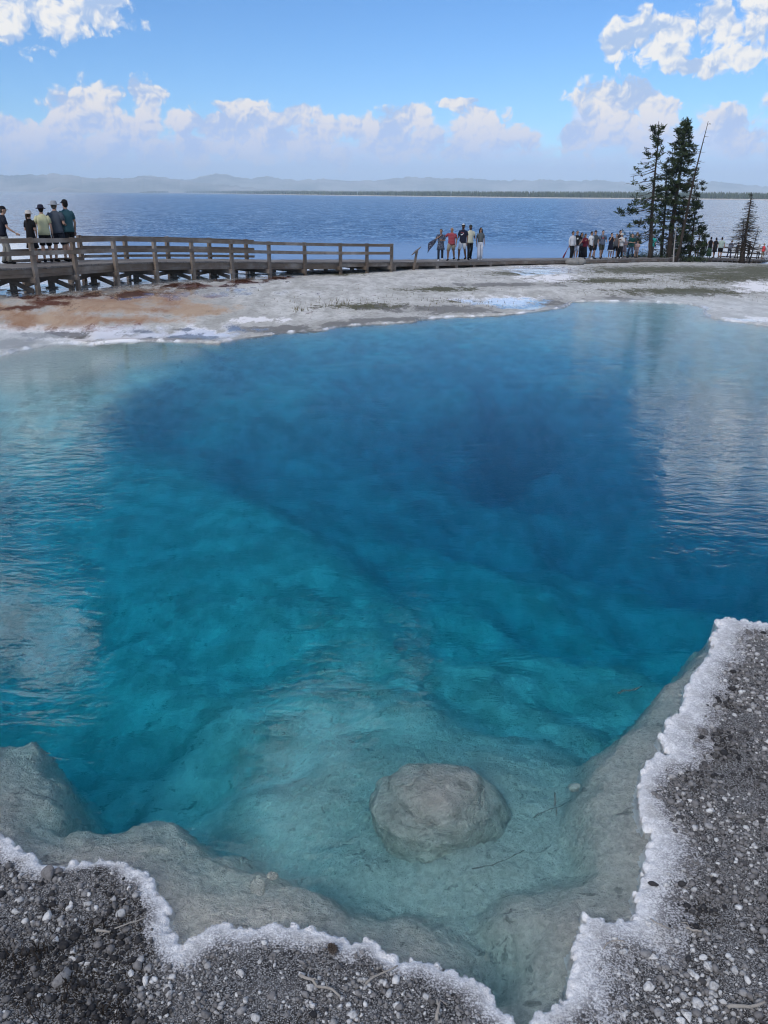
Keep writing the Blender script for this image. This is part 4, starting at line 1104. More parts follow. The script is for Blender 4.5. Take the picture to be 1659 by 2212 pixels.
        zb = .50 if kind == 'skirt' else .14
        mbt.loft([(0, .01, zb, .25, .22), (0, .01, (zb + .9) / 2, .215, .18), (0, 0, .90, .178, .128), (0, 0, 1.03, .155, .115)], 16)
        out(mbt, 'skirt', cloth(col))
    # upper clothing
    kind, col = top[0], top[1]
    pat = top[2] if len(top) > 2 else 'plain'
    mb = MB(); zb = {'dress': .52, 'tunic': .62, 'crop': .98}.get(kind, .86)
    rings = [(0, 0, 1.46, .118, .085), (0, 0, 1.405, .192, .112), (0, 0, 1.30, .190, .130), (0, 0, 1.18, .172, .128), (0, 0, 1.05, .170, .125), (0, 0, .95, .184, .134)]
    rings = rings[::-1]
    if kind == 'dress': rings = [(0, .01, zb, .25, .21), (0, .01, .72, .215, .175)] + rings
    elif kind == 'tunic': rings = [(0, .0, zb, .235, .19), (0, .0, .78, .21, .16)] + rings
    elif kind == 'crop': rings = [(0, 0, .99, .172, .13)] + rings[1:]
    else: rings = [(0, 0, zb, .192, .142)] + rings
    mb.loft(rings + [(0, 0, 1.50, .066, .064)], 16)
    if kind != 'tank':
        for sd_ in (-1, 1):
            sh, el_, wr = joints['arm', sd_]
            if kind in ('long', 'hoodie'): mb.tube([sh + [-.04 * sd_, 0, 0], sh * .5 + el_ * .5, el_, el_ * .4 + wr * .6, wr * .92 + el_ * .08], [.074, .060, .052, .045, .040], 9)
            else: mb.tube([sh + [-.04 * sd_, 0, .005], sh * .75 + el_ * .25, sh * .32 + el_ * .68], [.074, .068, .064], 9)
    out(mb, {'dress': 'dress', 'tunic': 'tunic', 'hoodie': 'hoodie', 'tank': 'tank_top'}.get(kind, 'shirt'), cloth(col, pat))
    # hair
    hk, hc = hair
    if hk != 'none':
        mb = MB()
        if hk != 'bald':
            mb.ball((0, -.004, 1.668), (.081, .096, .108), 14, 8, -.05, 1.0)
            mb.ball((0, -.030, 1.640), (.078, .078, .095), 12, 8, -.95, .9)
        if hk == 'long':
            mb.loft([(0, -.075, 1.34, .075, .028), (0, -.070, 1.45, .095, .04), (0, -.055, 1.58, .092, .058), (0, -.03, 1.70, .08, .07)], 12)
            for sd_ in (-1, 1): mb.tube([(.074 * sd_, .02, 1.69), (.088 * sd_, .015, 1.58), (.095 * sd_, .03, 1.42)], [.022, .026, .018], 7)
        if hk == 'ponytail': mb.tube([(0, -.095, 1.66), (0, -.14, 1.62), (0, -.135, 1.50), (0, -.12, 1.36)], [.026, .034, .030, .012], 8)
        if hk == 'bun': mb.ball((0, -.11, 1.70), (.042, .042, .042), 10, 6)
        if hk == 'bald': mb.ball((0, -.035, 1.632), (.079, .074, .060), 12, 8, -.9, .8)
        if hk == 'beard': mb.ball((0, .052, 1.578), (.055, .052, .05), 10, 6, -.9, .4)
        out(mb, 'hair', cloth(hc))
    if hat:
        mb = MB(); ty, hcol = hat[0], hat[1]
        if ty == 'cap':
            mb.ball((0, -.005, 1.685), (.088, .104, .095), 14, 8, .0, 1.0)
            mb.tube([(0, .07, 1.693), (0, .13, 1.688), (0, .175, 1.676)], [.075, .072, .045], 10, flat=.10, up=(1, 0, 0))
            out(mb, 'cap', cloth(hcol))
        else:
            br_ = .155 if ty == 'bucket' else .185
            mb.loft([(0, 0, 1.668, br_, br_ * 1.05), (0, 0, 1.676, br_, br_ * 1.05), (0, 0, 1.700, .098, .112), (0, 0, 1.760, .088, .10), (0, 0, 1.790, .070, .08), (0, 0, 1.797, .02, .02)], 18)
            out(mb, 'hat', cloth(hcol))
    if eyes:
        for sd_ in (-1, 1):
            mb = MB(); mb.ball((.030 * sd_, .091, 1.662), (.012, .008, .007), 8, 4); out(mb, 'eye', cloth((.02, .015, .012)))
        mb = MB(); mb.tube([(-.024, .094, 1.596), (0, .100, 1.594), (.024, .094, 1.596)], [.004, .006, .004], 6); out(mb, 'mouth', cloth((.20, .07, .06)))
    for ex in extras:
        mb = MB()
        if ex[0] == 'sunglasses':
            for sd_ in (-1, 1): mb.ball((.032 * sd_, .096, 1.664), (.028, .012, .020), 8, 5)
            mb.tube([(-.06, .08, 1.668), (0, .105, 1.670), (.06, .08, 1.668)], [.005] * 3, 5); out(mb, 'sunglasses', cloth(BLK))
        elif ex[0] == 'shawl':
            for q in np.linspace(0, 1, 1):
                V = []; nU, nVv = 14, 5
                for i in range(nU):
                    u = i / (nU - 1)
                    for j in range(nVv):
                        v_ = j / (nVv - 1) - .5
                        V.append((.18 + .30 * u + .50 * max(0, u - .45), -.02 - .10 * u + .05 * math.sin(6 * u + 3 * v_), 1.42 - .62 * u - .28 * max(0, u - .5) * (1 + v_) - v_ * (.16 + .22 * u) + .03 * math.sin(9 * u)))
                n0 = len(V); V += [(a_, b_ - .012, c_) for a_, b_, c_ in V]
                F = []
                for i in range(nU - 1):
                    for j in range(nVv - 1):
                        a_ = i * nVv + j; F.append((a_, a_ + 1, a_ + nVv + 1, a_ + nVv)); F.append((n0 + a_ + nVv, n0 + a_ + nVv + 1, n0 + a_ + 1, n0 + a_))
                for j in range(nVv - 1):
                    F.append((j + 1, j, n0 + j, n0 + j + 1)); a_ = (nU - 1) * nVv + j; F.append((a_, a_ + 1, n0 + a_ + 1, n0 + a_))
                for i in range(nU - 1):
                    a_ = i * nVv; F.append((a_, a_ + nVv, n0 + a_ + nVv, n0 + a_)); a_ += nVv - 1; F.append((a_ + nVv, a_, n0 + a_, n0 + a_ + nVv))
                mb.add(V, F)
            out(mb, 'shawl', cloth(ex[1], 'pattern'))
        elif ex[0] == 'backpack':
            mb.loft([(0, -.20, 1.02, .13, .06), (0, -.20, 1.10, .15, .08), (0, -.20, 1.32, .14, .08), (0, -.19, 1.42, .10, .05)], 12)
            for sd_ in (-1, 1): mb.tube([(.09 * sd_, -.15, 1.42), (.10 * sd_, .0, 1.47), (.10 * sd_, .125, 1.36), (.13 * sd_, .06, 1.12), (.12 * sd_, -.14, 1.06)], [.02] * 5, 6)
            out(mb, 'backpack', cloth(ex[1]))
        elif ex[0] == 'crossbag':
            mb.tube([(.12, -.05, 1.475), (.05, .13, 1.34), (-.10, .150, 1.10), (-.19, .06, .98)], [.018] * 4, 6); mb.loft([(-.21, .05, .86, .05, .09), (-.21, .05, .90, .06, .11), (-.21, .05, 1.0, .055, .10)], 10)
            out(mb, 'shoulder_bag', cloth(ex[1]))
        elif ex[0] == 'emblem':       # printed mark on the chest: a tick-shaped swoosh in a broken ring
            z0 = 1.285
            V, F = [], []
            for i in range(9):
                u = i / 8; cx = .085 - .17 * u; cz = z0 - .035 + .095 * u ** 1.6 - .02 * math.sin(u * 3.14); w_ = .020 * math.sin(min(1, u * 2.2 + .15) * 1.57) * (1 - u ** 3) + .002
                yy_ = .1365 - .28 * cx * cx
                V += [(cx, yy_ - .014, cz - w_), (cx, yy_ - .014, cz + w_), (cx, yy_ + .004, cz + w_), (cx, yy_ + .004, cz - w_)]
            for i in range(8):
                a_ = i * 4; F += [(a_ + j, a_ + (j + 1) % 4, a_ + 4 + (j + 1) % 4, a_ + 4 + j) for j in range(4)]
            mb.add(V, F); out(mb, 'emblem', cloth((.75, .75, .76)), sm=False)
            mb = MB(); mb.tube([(.09 * math.cos(a_), .134 - .28 * (.09 * math.cos(a_)) ** 2, z0 + .01 + .07 * math.sin(a_)) for a_ in np.linspace(.5, 3.6, 10)], [.006] * 10, 5); out(mb, 'emblem_ring', cloth((.50, .10, .10)))
        elif ex[0] == 'print':        # pale printed patch on the chest
            mb.loft([(0, .118, 1.235, .001, .001), (0, .118, 1.24, .055, .020), (0, .118, 1.33, .055, .020), (0, .118, 1.335, .001, .001)], 12); out(mb, 'chest_print', cloth(ex[1]))
        elif ex[0] == 'cap_patch':
            mb.ball((-.02, .082, 1.735), (.035, .018, .016), 8, 5); out(mb, 'cap_patch', cloth(WHT))
        elif ex[0] == 'cap_front':
            mb.ball((0, .03, 1.712), (.074, .075, .066), 12, 7, .1, 1.0); out(mb, 'cap_front', cloth(WHT))
        elif ex[0] == 'watch':
            w_ = joints['arm', 1][2]; mb.ball(tuple(w_), (.034, .034, .022), 8, 5); out(mb, 'watch', cloth((.5, .5, .5)))
        elif ex[0] == 'hem':
            mb.loft([(0, .01, .53, .254, .214), (0, .01, .56, .252, .212), (0, .01, .60, .242, .202)], 18); out(mb, 'hem', cloth(WHT))
        elif ex[0] == 'phone':
            w_ = (joints['arm', 1][2] + joints['arm', -1][2]) / 2; mb.box(w_ + [0, .09, .04], (.075, .006, .04)); out(mb, 'phone', cloth(BLK), sm=False)
    return root, joints, k

LG = 'visitors leaning over the left rail'
FAR = 1.62
person(16, 1.72, 110, 60, 'person in black cap, navy polo and khaki trousers resting a hand on the rail', ('tee', (.014, .017, .028)), ('trousers', (.26, .25, .22)), SK1, ('short', (.05, .05, .05)), ('cap', BLK), ('down', 'rail'), .06, 10, 1.12, extras=(('watch',),), group=LG, fine=True)
person(76, FAR, 99, 15, 'person in black dress and pale sun hat with a long brown ponytail', ('dress', (.010, .010, .012)), ('none', BLK), SK1, ('ponytail', HAIRBR), ('bucket', (.55, .50, .46)), ('front', 'front'), .02, 4, .9, (.20, .13, .10), group=LG, fine=True)
person(105, FAR, 108, -20, 'person in pale yellow tee and dark bucket hat looking down over the rail', ('tee', (.55, .54, .34)), ('shorts', BLK), SK1, ('short', HAIRB), ('bucket', (.022, .022, .04)), ('down', 'down'), .05, 6, 1.0, group=LG, fine=True)
person(133, FAR - .1, 114, 5, 'person in slate grey shirt and light grey brimmed hat seen from behind', ('tee', (.075, .09, .115)), ('shorts', (.020, .024, .034)), SK1, ('short', (.10, .09, .08)), ('sunhat', (.30, .32, .35)), ('bent', 'bent'), .08, 2, 1.08, group=LG, fine=True)
person(157, FAR - .25, 117, -50, 'person in teal tee and black cap at the right end of the leaning group', ('tee', (.045, .115, .135)), ('shorts', BLK), SK1, ('short', HAIRB), ('cap', BLK), ('down', 'down'), .08, 0, 1.0, extras=(('cap_patch',),), group=LG, fine=True)
CG = 'five walkers on the low boardwalk'
person(951, .6, 61, 190, 'person in dark patterned tunic with a shawl flying out behind in the wind', ('tunic', (.030, .038, .060), 'pattern'), ('trousers', (.020, .026, .040)), SK2, ('bun', HAIRB), None, ('front', 'neck'), .10, 0, 1.02, WHT, True, (('shawl', (.018, .022, .045)),), CG, True)
person(974, .75, 63, 200, 'person in red plaid shirt and tan shorts reaching an arm to the side', ('tee', (.20, .012, .024), 'plaid'), ('shorts', (.27, .24, .19)), SK2, ('bald', (.03, .03, .03)), None, ('down', 'side'), .22, 0, 1.15, BLK, True, (), CG, True)
person(998, .6, 70, 205, 'person in navy tee with a white chest mark, white shorts and white-fronted cap', ('tee', (.012, .016, .036)), ('shorts', (.60, .62, .66)), SK3, ('beard', HAIRB), ('cap', BLK), ('down', 'bent'), .20, 0, 1.0, BLK, True, (('emblem',), ('cap_front',)), CG, True)
person(1013.5, .95, 67, 170, 'person in cream shirt, black trousers and dark cap behind the navy tee', ('tee', (.52, .52, .42)), ('trousers', BLK), SK3, ('beard', HAIRB), ('cap', (.03, .035, .03)), ('bent', 'down'), .12, 0, 1.0, BLK, True, (), CG, True)
person(1035.5, .8, 62, 175, 'person in grey top, wide white trousers and sunglasses with long black hair', ('crop', (.10, .115, .125)), ('wide', (.72, .74, .80)), SK2, ('long', HAIRB), None, ('down', 'down'), .07, 0, .92, WHT, True, (('sunglasses',),), CG, True)
MG = 'crowd gathered where the low boardwalk bends'
_, jj, kk = person(1233, .5, 54, 185, 'person in white long-sleeved top holding a long red object, leftmost of the crowd', ('long', (.55, .56, .60)), ('trousers', BLK), SK2, ('bun', HAIRB), None, ('down', 'down'), .05, 0, .95, group=MG)
person(1242, .45, 55, 180, 'person in black printed tee, pale blue shorts and sunglasses', ('tee', BLK), ('shorts', (.42, .47, .58)), SK1, ('short', HAIRB), None, ('akimbo', 'down'), .05, 0, 1.06, (.2, .14, .1), extras=(('sunglasses',), ('print', WHT)), group=MG)
person(1252, .7, 51, 170, 'person with long black hair, grey open cardigan and black trousers', ('long', (.10, .10, .12)), ('trousers', BLK), SK2, ('long', HAIRB), None, ('down', 'bent'), .05, 0, .95, group=MG)
person(1260, .5, 49, 185, 'person in maroon long-sleeved top and dark full-length skirt', ('long', (.13, .014, .030)), ('long_skirt', (.014, .014, .018)), SK2, ('ponytail', HAIRB), None, ('down', 'hold'), .03, 0, 1.0, group=MG)
person(1273, .55, 53, 160, 'person in white tee with a dark print and black shorts', ('tee', (.68, .69, .71)), ('shorts', BLK), SK2, ('short', HAIRB), None, ('down', 'down'), .08, 0, 1.0, WHT, extras=(('print', (.08, .04, .04)),), group=MG)
person(1281, .95, 54, 150, 'person in dark grey tee and black shorts behind the white tee', ('tee', (.065, .075, .085)), ('shorts', BLK), SK1, ('short', HAIRBR), ('cap', (.03, .02, .02)), ('down', 'down'), .14, 0, 1.05, group=MG)
person(1297, .95, 54, 180, 'person in blue-grey tee and olive shorts with backpack straps', ('tee', (.11, .135, .19)), ('shorts', (.055, .06, .045)), SK1, ('short', HAIRB), None, ('bent', 'down'), .16, 0, 1.05, extras=(('backpack', (.02, .02, .025)), ('print', (.25, .07, .07))), group=MG)
person(1316, .95, 49, 180, 'person in navy dress with a white hem raising both hands to the face', ('dress', (.012, .014, .028)), ('none', BLK), SK1, ('short', HAIRB), None, ('face', 'face'), .02, 0, .9, WHT, extras=(('hem',),), group=MG)
person(1327, 1.05, 47, 200, 'person in grey tank top and black shorts turned towards the white jacket', ('tank', (.10, .10, .11)), ('shorts', BLK), SK1, ('bun', HAIRBR), None, ('down', 'bent'), .07, 0, .95, group=MG)
person(1334, 1.4, 54, 180, 'tall person in a dark top half hidden behind the grey tank top', ('tee', (.04, .03, .03)), ('trousers', (.03, .03, .035)), SK1, ('short', HAIRB), None, ('down', 'down'), .04, 0, 1.0, group=MG)
person(1338, .85, 48, 185, 'person in white jacket and pale sun hat with black trousers', ('long', (.55, .56, .58)), ('trousers', BLK), SK1, ('short', HAIRB), ('bucket', (.55, .54, .50)), ('hold', 'hold'), .05, 0, 1.0, WHT, extras=(('phone',),), group=MG)
person(1346.5, .95, 40, 200, 'shorter person in pinkish grey patterned dress right of the white jacket', ('dress', (.20, .15, .15), 'pattern'), ('none', BLK), SK1, ('short', HAIRB), ('bucket', (.10, .12, .16)), ('front', 'front'), .06, 0, .95, (.4, .3, .28), group=MG)
person(1361, .9, 46, 200, 'person in dark green tee and blue jeans holding both hands in front', ('tee', (.010, .060, .058)), ('trousers', (.045, .07, .12)), SK1, ('short', (.12, .08, .06)), None, ('front', 'front'), .10, 0, 1.1, group=MG)
person(1371, 1.5, 48, 150, 'person in brown and blue top behind the child in pink', ('tee', (.10, .13, .18)), ('shorts', (.18, .15, .11)), SK1, ('short', HAIRB), ('cap', (.14, .12, .09)), ('bent', 'down'), .05, 0, 1.0, group=MG)
person(1374, .9, 33, 190, 'small child in pale pink clothes', ('tee', (.42, .30, .29)), ('shorts', (.40, .31, .29)), SK1, ('long', HAIRB), None, ('front', 'front'), .03, 0, 1.05, group=MG)
person(1405, .95, 45, 180, 'person in bright turquoise tee and white cap with a black cross-body bag', ('tee', (.06, .50, .44)), ('trousers', (.13, .13, .125)), SK1, ('short', HAIRB), ('cap', WHT), ('down', 'down'), .10, 0, 1.1, (.2, .18, .16), extras=(('crossbag', BLK),), group='walkers in front of the pines')
RG = 'walkers seen from behind right of the pines'
person(1504, .8, 39, 10, 'person in pale printed tee and beige trousers, nearest to the bushy pine', ('tee', (.36, .33, .32)), ('cropped', (.34, .27, .20)), SK1, ('short', HAIRBR), None, ('down', 'bent'), .06, 0, 1.05, group=RG)
person(1516, .8, 38, 20, 'person in black hooded top and grey trousers', ('hoodie', BLK), ('trousers', (.085, .085, .09)), SK1, ('short', HAIRB), ('cap', BLK), ('bent', 'down'), .10, 0, 1.15, group=RG)
person(1530, .7, 40, 10, 'person in black sleeveless top and long green skirt', ('tank', BLK), ('long_skirt', (.055, .105, .060)), SK1, ('bun', HAIRB), None, ('down', 'down'), .05, 0, .95, WHT, group=RG)
person(1541, .8, 39, 20, 'person in short black dress between the green skirt and the mint tee', ('dress', (.018, .016, .018)), ('none', BLK), SK1, ('ponytail', HAIRB), None, ('down', 'down'), .06, 0, .95, group=RG)
person(1553.5, .8, 40, 25, 'person in pale mint tee and black shorts', ('tee', (.42, .52, .47)), ('shorts', BLK), SK1, ('short', HAIRB), None, ('down', 'down'), .06, 0, 1.15, group=RG)
FG = 'visitors at the far right fence'
person(1573, 1.3, 35, 60, 'person in grey hooded top and blue jeans stooping by the fence', ('hoodie', (.12, .13, .17)), ('trousers', (.035, .045, .085)), SK1, ('short', HAIRBR), ('cap', (.25, .22, .15)), ('hold', 'hold'), .08, 14, 1.05, group=FG)
person(1589, 1.4, 31, 80, 'person in dark clothes just left of the cone-shaped dead tree', ('hoodie', (.025, .025, .03)), ('trousers', (.02, .02, .025)), SK1, ('short', HAIRB), ('cap', (.05, .05, .05)), ('hold', 'front'), .06, 8, 1.0, group=FG)
person(1614, 1.4, 34, 100, 'person in dark clothes just right of the cone-shaped dead trunk', ('hoodie', (.03, .03, .035)), ('trousers', (.03, .03, .035)), SK1, ('short', HAIRB), None, ('front', 'bent'), .05, 4, 1.1, group=FG)
person(1636, 1.0, 28, 200, 'person in white top and black trousers at the far right', ('long', (.50, .50, .50)), ('trousers', BLK), SK1, ('short', HAIRBR), ('bucket', (.45, .42, .36)), ('bent', 'down'), .07, 0, 1.0, group=FG)
person(1645.5, 1.2, 30, 180, 'person in bright coral red top beside the white top', ('tank', (.70, .07, .08)), ('cropped', (.20, .15, .11)), SK1, ('short', HAIRBR), ('bucket', (.35, .24, .16)), ('down', 'down'), .05, 0, .95, group=FG)
person(1654, 1.0, 27, 230, 'person in all-white outfit with black hair, rightmost of everyone', ('long', (.55, .56, .60)), ('trousers', (.55, .56, .60)), SK1, ('long', HAIRB), None, ('bent', 'bent'), .10, 4, .95, group=FG)
# the long red thing in the leftmost crowd member's hand
root = [o for o in C.objects if o.get('label', '').startswith('person in white long-sleeved top')][0]
bpy.context.view_layer.update()
hp = root.matrix_world @ Vector(tuple(jj['arm', 1][2] * kk)); mb = MB()
d = Vector((-.35, -.1, -.75)).normalized()
mb.tube([tuple(hp + d * .02), tuple(hp + d * .35), tuple(hp + d * .55), tuple(hp + d * .80), tuple(hp + d * .84)], [.014, .018, .045, .055, .03], 8)
o = mb.build('umbrella', cloth((.16, .022, .03)), None, True); tag(o, 'long folded dark red umbrella hanging from the hand of the white top', 'umbrella')

# ------------------------------------------------------------------ stones, gravel and litter on the near bank
M_STONE, t, b = mat('pale stones', rough=.9, spec=.2); tc = t.pos(); tn = t.attr('tone')
c_ = t.mix(t.ramp(tn, 0, .5), (.022, .022, .025), (.18, .172, .170)); c_ = t.mix(t.ramp(tn, .5, 1), c_, (.58, .575, .565))
t.put(b.inputs['Base Color'], t.mix(t.m('MULTIPLY', t.ramp(t.noise(tc, 60, 4, .65), .45, .7), .55), c_, (.06, .055, .05)))
t.put(b.inputs['Normal'], t.bump(t.noise(tc, 110, 3, .6), .5, .006))
V1, F1 = icosphere(1)
shapes = []
for k in range(10):
    V = V1 * (1 + .30 * (rng.random(len(V1)) - .5))[:, None] * rng.uniform(.55, 1.1, 3)
    shapes.append(V)
IV, IF = V1[:12], None
import bmesh
bm = bmesh.new(); bmesh.ops.create_icosphere(bm, subdivisions=1, radius=1.0); bm.free()
# twelve-vertex stones for the gravel
phi = 1.618
I12 = np.array([(-1, phi, 0), (1, phi, 0), (-1, -phi, 0), (1, -phi, 0), (0, -1, phi), (0, 1, phi), (0, -1, -phi), (0, 1, -phi), (phi, 0, -1), (phi, 0, 1), (-phi, 0, -1), (-phi, 0, 1)]) / 1.902
IF12 = np.array([(0, 11, 5), (0, 5, 1), (0, 1, 7), (0, 7, 10), (0, 10, 11), (1, 5, 9), (5, 11, 4), (11, 10, 2), (10, 7, 6), (7, 1, 8), (3, 9, 4), (3, 4, 2), (3, 2, 6), (3, 6, 8), (3, 8, 9), (4, 9, 5), (2, 4, 11), (6, 2, 10), (8, 6, 7), (9, 8, 1)])
N = 210000
gx = rng.uniform(NX0 + .05, NX1 - .05, N); gy = NY0 + .05 + (NY1 - NY0 - .1) * rng.random(N) ** 1.25
sdv_ = near_lookup(GR_SD, gx, gy); inn_ = near_lookup(GR_IN, gx, gy)
clus = fbm(gx * 3.5, gy * 3.5, 3, 123)
keep = (sdv_ > .03) & (rng.random(N) < np.clip((inn_ - .15) * .95, 0, 1) ** 1.4 * np.clip(.85 + 2.4 * clus, .22, 1))
qx, qy = pix(gx, gy, np.zeros(N)); keep &= (qx > -120) & (qx < 2300) & (qy < 2330)
print('gravel candidates', keep.sum())
gx, gy = gx[keep][:78000], gy[keep][:78000]; n = len(gx)
size = np.exp(rng.normal(math.log(.0076), .52, n)) * (1 + .08 * (gy - 2)); size = np.clip(size, .0042, .026)
zz = near_lookup(GR_Z, gx, gy)
tone = np.clip(rng.normal(.59, .23, n) - .5 * near_lookup(GR_BR, gx, gy) + .5 * fbm(gx * 1.6, gy * 1.6, 3, 77) - .16 * (size < .007), .02, 1)
ang = rng.uniform(0, 6.28, n); sc3 = rng.uniform(.55, 1.15, (n, 3)) * np.array([1, 1, .75])
Vg = I12[None] * (1 + .45 * (rng.random((n, 12, 1)) - .5)) * sc3[:, None, :] * size[:, None, None]
ca, sa = np.cos(ang)[:, None], np.sin(ang)[:, None]
Vg = np.stack([Vg[..., 0] * ca - Vg[..., 1] * sa + gx[:, None], Vg[..., 0] * sa + Vg[..., 1] * ca + gy[:, None], Vg[..., 2] + (zz + size * .28)[:, None]], -1).reshape(-1, 3)
Fg = (IF12[None] + (np.arange(n) * 12)[:, None, None]).reshape(-1, 3)
o = mesh_obj('gravel', Vg, Fg, M_STONE, attrs={'tone': np.repeat(tone, 12)})
tag(o, 'dark and pale loose gravel covering the bank behind the white crust', 'gravel', kind='stuff')

smesh = {}
def stone(px_, py_, rpx, tone_, label, name='stone', group=None, z=None, squash=.62, cat='stone'):
    p_ = at_z(px_, py_, .07)
    zz_ = float(near_lookup(GR_Z, p_[0], p_[1])) if z is None else z
    p_ = at_z(px_, py_, zz_)
    zd = -((p_ - np.array([0, 0, CAM_H])) @ CR)[2]; r_ = rpx * zd / FPX
    key = (int(rng.integers(0, 9)), tone_)
    if key not in smesh:
        rr = np.random.default_rng(key[0] + 40); Vs, Fs = icosphere(2)
        Vs = Vs * (1 + .30 * fbm(Vs[:, 0] * 1.2 + key[0] * 7 + Vs[:, 2], Vs[:, 1] * 1.2 + Vs[:, 2], 3, key[0]))[:, None]
        for _ in range(11):
            d = rr.normal(size=3); d /= np.linalg.norm(d); lim = rr.uniform(.38, .68); q = Vs @ d; Vs = Vs - np.maximum(q - lim, 0)[:, None] * d
        o = mesh_obj(name, Vs, Fs, M_STONE, attrs={'tone': np.full(len(Vs), tone_)}); smesh[key] = o.data
    else:
        o = bpy.data.objects.new(name, smesh[key]); C.objects.link(o)
    o.location = (p_[0], p_[1], zz_ + r_ * squash * .35); o.scale = (r_ * rng.uniform(.95, 1.45), r_ * rng.uniform(.7, 1.1), r_ * squash * rng.uniform(.9, 1.4)); o.rotation_euler = (rng.normal(0, .2), rng.normal(0, .2), rng.uniform(0, 6.28))
    return tag(o, label, cat, group)
NAMED = [(105,1887,23,.45,'tan angular stone set into the white crust at the left shore'),(128,1884,13,.42,'small tan stone tucked right of the one set into the crust'),(102,1982,17,.9,'whitish egg-shaped stone next to a dark round pebble'),(95,1966,11,.08,'dark round pebble beside the whitish egg-shaped stone'),
 (257,1978,14,.8,'pale wedge-shaped stone left of a thin twig'),(246,1945,12,.72,'slim upright grey stone above the wedge-shaped one'),(151,1963,11,.92,'white stone in the dark gravel right of the pebble pair'),(151,1952,8,.9,'little white stone touching the one in the dark gravel'),
 (212,1993,13,.30,'rust-brown stone in the middle of the left gravel'),(121,2032,12,.95,'tall whitish stone at the left below the egg-shaped one'),(283,2105,12,.97,'brilliant white stone near the V-shaped notch of the crust'),(315,2120,13,1.0,'knobbly bright white stone right of the brilliant white one'),
 (157,2056,12,.85,'pale stone in the cluster at the lower left'),(160,2074,10,.8,'grey stone below the pale cluster stone'),(134,2116,22,.62,'flat broad grey stone at the lower left'),(364,2136,14,.78,'pale block stone right of the knobbly white one'),(322,2092,11,.65,'grey stone above the knobbly white one'),(304,2073,12,.72,'pale square stone below the crust notch'),
 (1398,2061,16,.62,'tan angular stone of the pair on the right gravel'),(1411,2070,12,1.0,'white stone leaning on the tan angular one'),(1401,1997,10,.95,'white triangular stone just behind the crust corner'),(1411,1910,9,.10,'dark round pebble lying on the white crust at the right'),(1439,1912,10,.9,'pale upright stone behind the dark pebble on the crust'),
 (1531,2092,15,.85,'big pale stone of the group at the lower right'),(1518,2071,10,.95,'small white stone above the big pale one'),(1588,2098,11,.9,'pale flat stone right of the big pale one'),(1614,2119,11,.97,'bright white wedge near the right edge of the gravel'),(1539,2134,16,.8,'large grey-white stone below the big pale one'),(1430,2118,12,.55,'rounded grey stone at the bottom right'),
 (1399,2134,17,.88,'broad whitish stone near the bottom edge'),(1486,2196,14,1.0,'chunky bright white stone at the bottom edge of the right gravel'),(1560,2165,11,.8,'grey stone between the chunky white one and the grey stick'),(1640,2185,11,.75,'pale stone under the grey stick in the bottom right corner'),(1600,2190,9,.6,'dull stone left of the one under the grey stick'),
 (935,2166,11,.28,'orange-brown stone beside the thick white twig near the bottom edge'),(920,2156,9,.85,'pale stone just above the orange-brown one'),(675,2174,10,.95,'small white stone below the long bleached twig'),(589,2152,13,.5,'large dull grey stone left of the long bleached twig'),(661,2152,11,.6,'tan-grey stone touching the middle of the long bleached twig'),(551,2200,13,.8,'pale stone at the bottom left of centre')]
for (px_, py_, r_, tn, lab) in NAMED: stone(px_, py_, r_, tn, lab)
# a scatter of smaller loose stones, each told by its tone, its size and what it lies beside
LAND = [(px_, py_, lab.split(' of the ')[0].split(' next to ')[0].split(' in the ')[0].split(' near ')[0].split(' at the ')[0].split(' touching ')[0].split(' left of ')[0].split(' right of ')[0].split(' above ')[0].split(' below ')[0].split(' beside ')[0].split(' behind ')[0].split(' lying ')[0].split(' leaning ')[0].split(' just ')[0].split(' set ')[0].split(' between ')[0].split(' tucked ')[0]) for px_, py_, r_, tn, lab in NAMED]
short = [l for _, _, l in LAND]
LAND = [l for l in LAND if short.count(l[2]) == 1]
LAND += [(690, 2125, 'long bleached twig'), (945, 2180, 'thick white twig'), (718, 2052, 'pine cone'), (388, 2068, 'V-shaped crust notch'), (1326, 2036, 'curved white root'), (1610, 2174, 'flat grey stick'), (1498, 2008, 'short pale twig')]
DIRS = ['right of', 'below and right of', 'below', 'below and left of', 'left of', 'above and left of', 'above', 'above and right of']
used = set(); cnt = 0; tries = 0
while cnt < 190 and tries < 9000:
    tries += 1
    px_, py_ = (rng.uniform(0, 1010), rng.uniform(1930, 2200)) if rng.random() < .52 else (rng.uniform(1230, 1659), rng.uniform(1560, 2205))
    p_ = at_z(px_, py_, .08)
    if near_lookup(GR_IN, p_[0], p_[1]) < .75 or near_lookup(GR_SD, p_[0], p_[1]) < .05: continue
    tn = round(float(rng.choice([.35, .6, .75, .9], p=[.32, .34, .24, .10])), 2); r_ = rng.uniform(4.2, 7.6) * (1 if py_ > 1900 else .75)
    dd_ = [math.hypot(px_ - l[0], py_ - l[1]) for l in LAND]; i_ = int(np.argmin(dd_)); l = LAND[i_]
    di = DIRS[int(round(math.atan2(py_ - l[1], px_ - l[0]) / (math.pi / 4))) % 8]
    far_ = 'close' if dd_[i_] < 45 else ('some way' if dd_[i_] < 130 else 'far')
    lab = f"{'small' if r_ < 6.2 else 'middling'} {({.35: 'dark grey', .6: 'mid grey', .75: 'light grey', .9: 'whitish'})[tn]} stone {far_} {di} the {l[2]}"
    if lab in used or len(lab.split()) > 16: continue
    used.add(lab); stone(px_, py_, r_, tn, lab, group='loose stones on the gravel bank'); cnt += 1

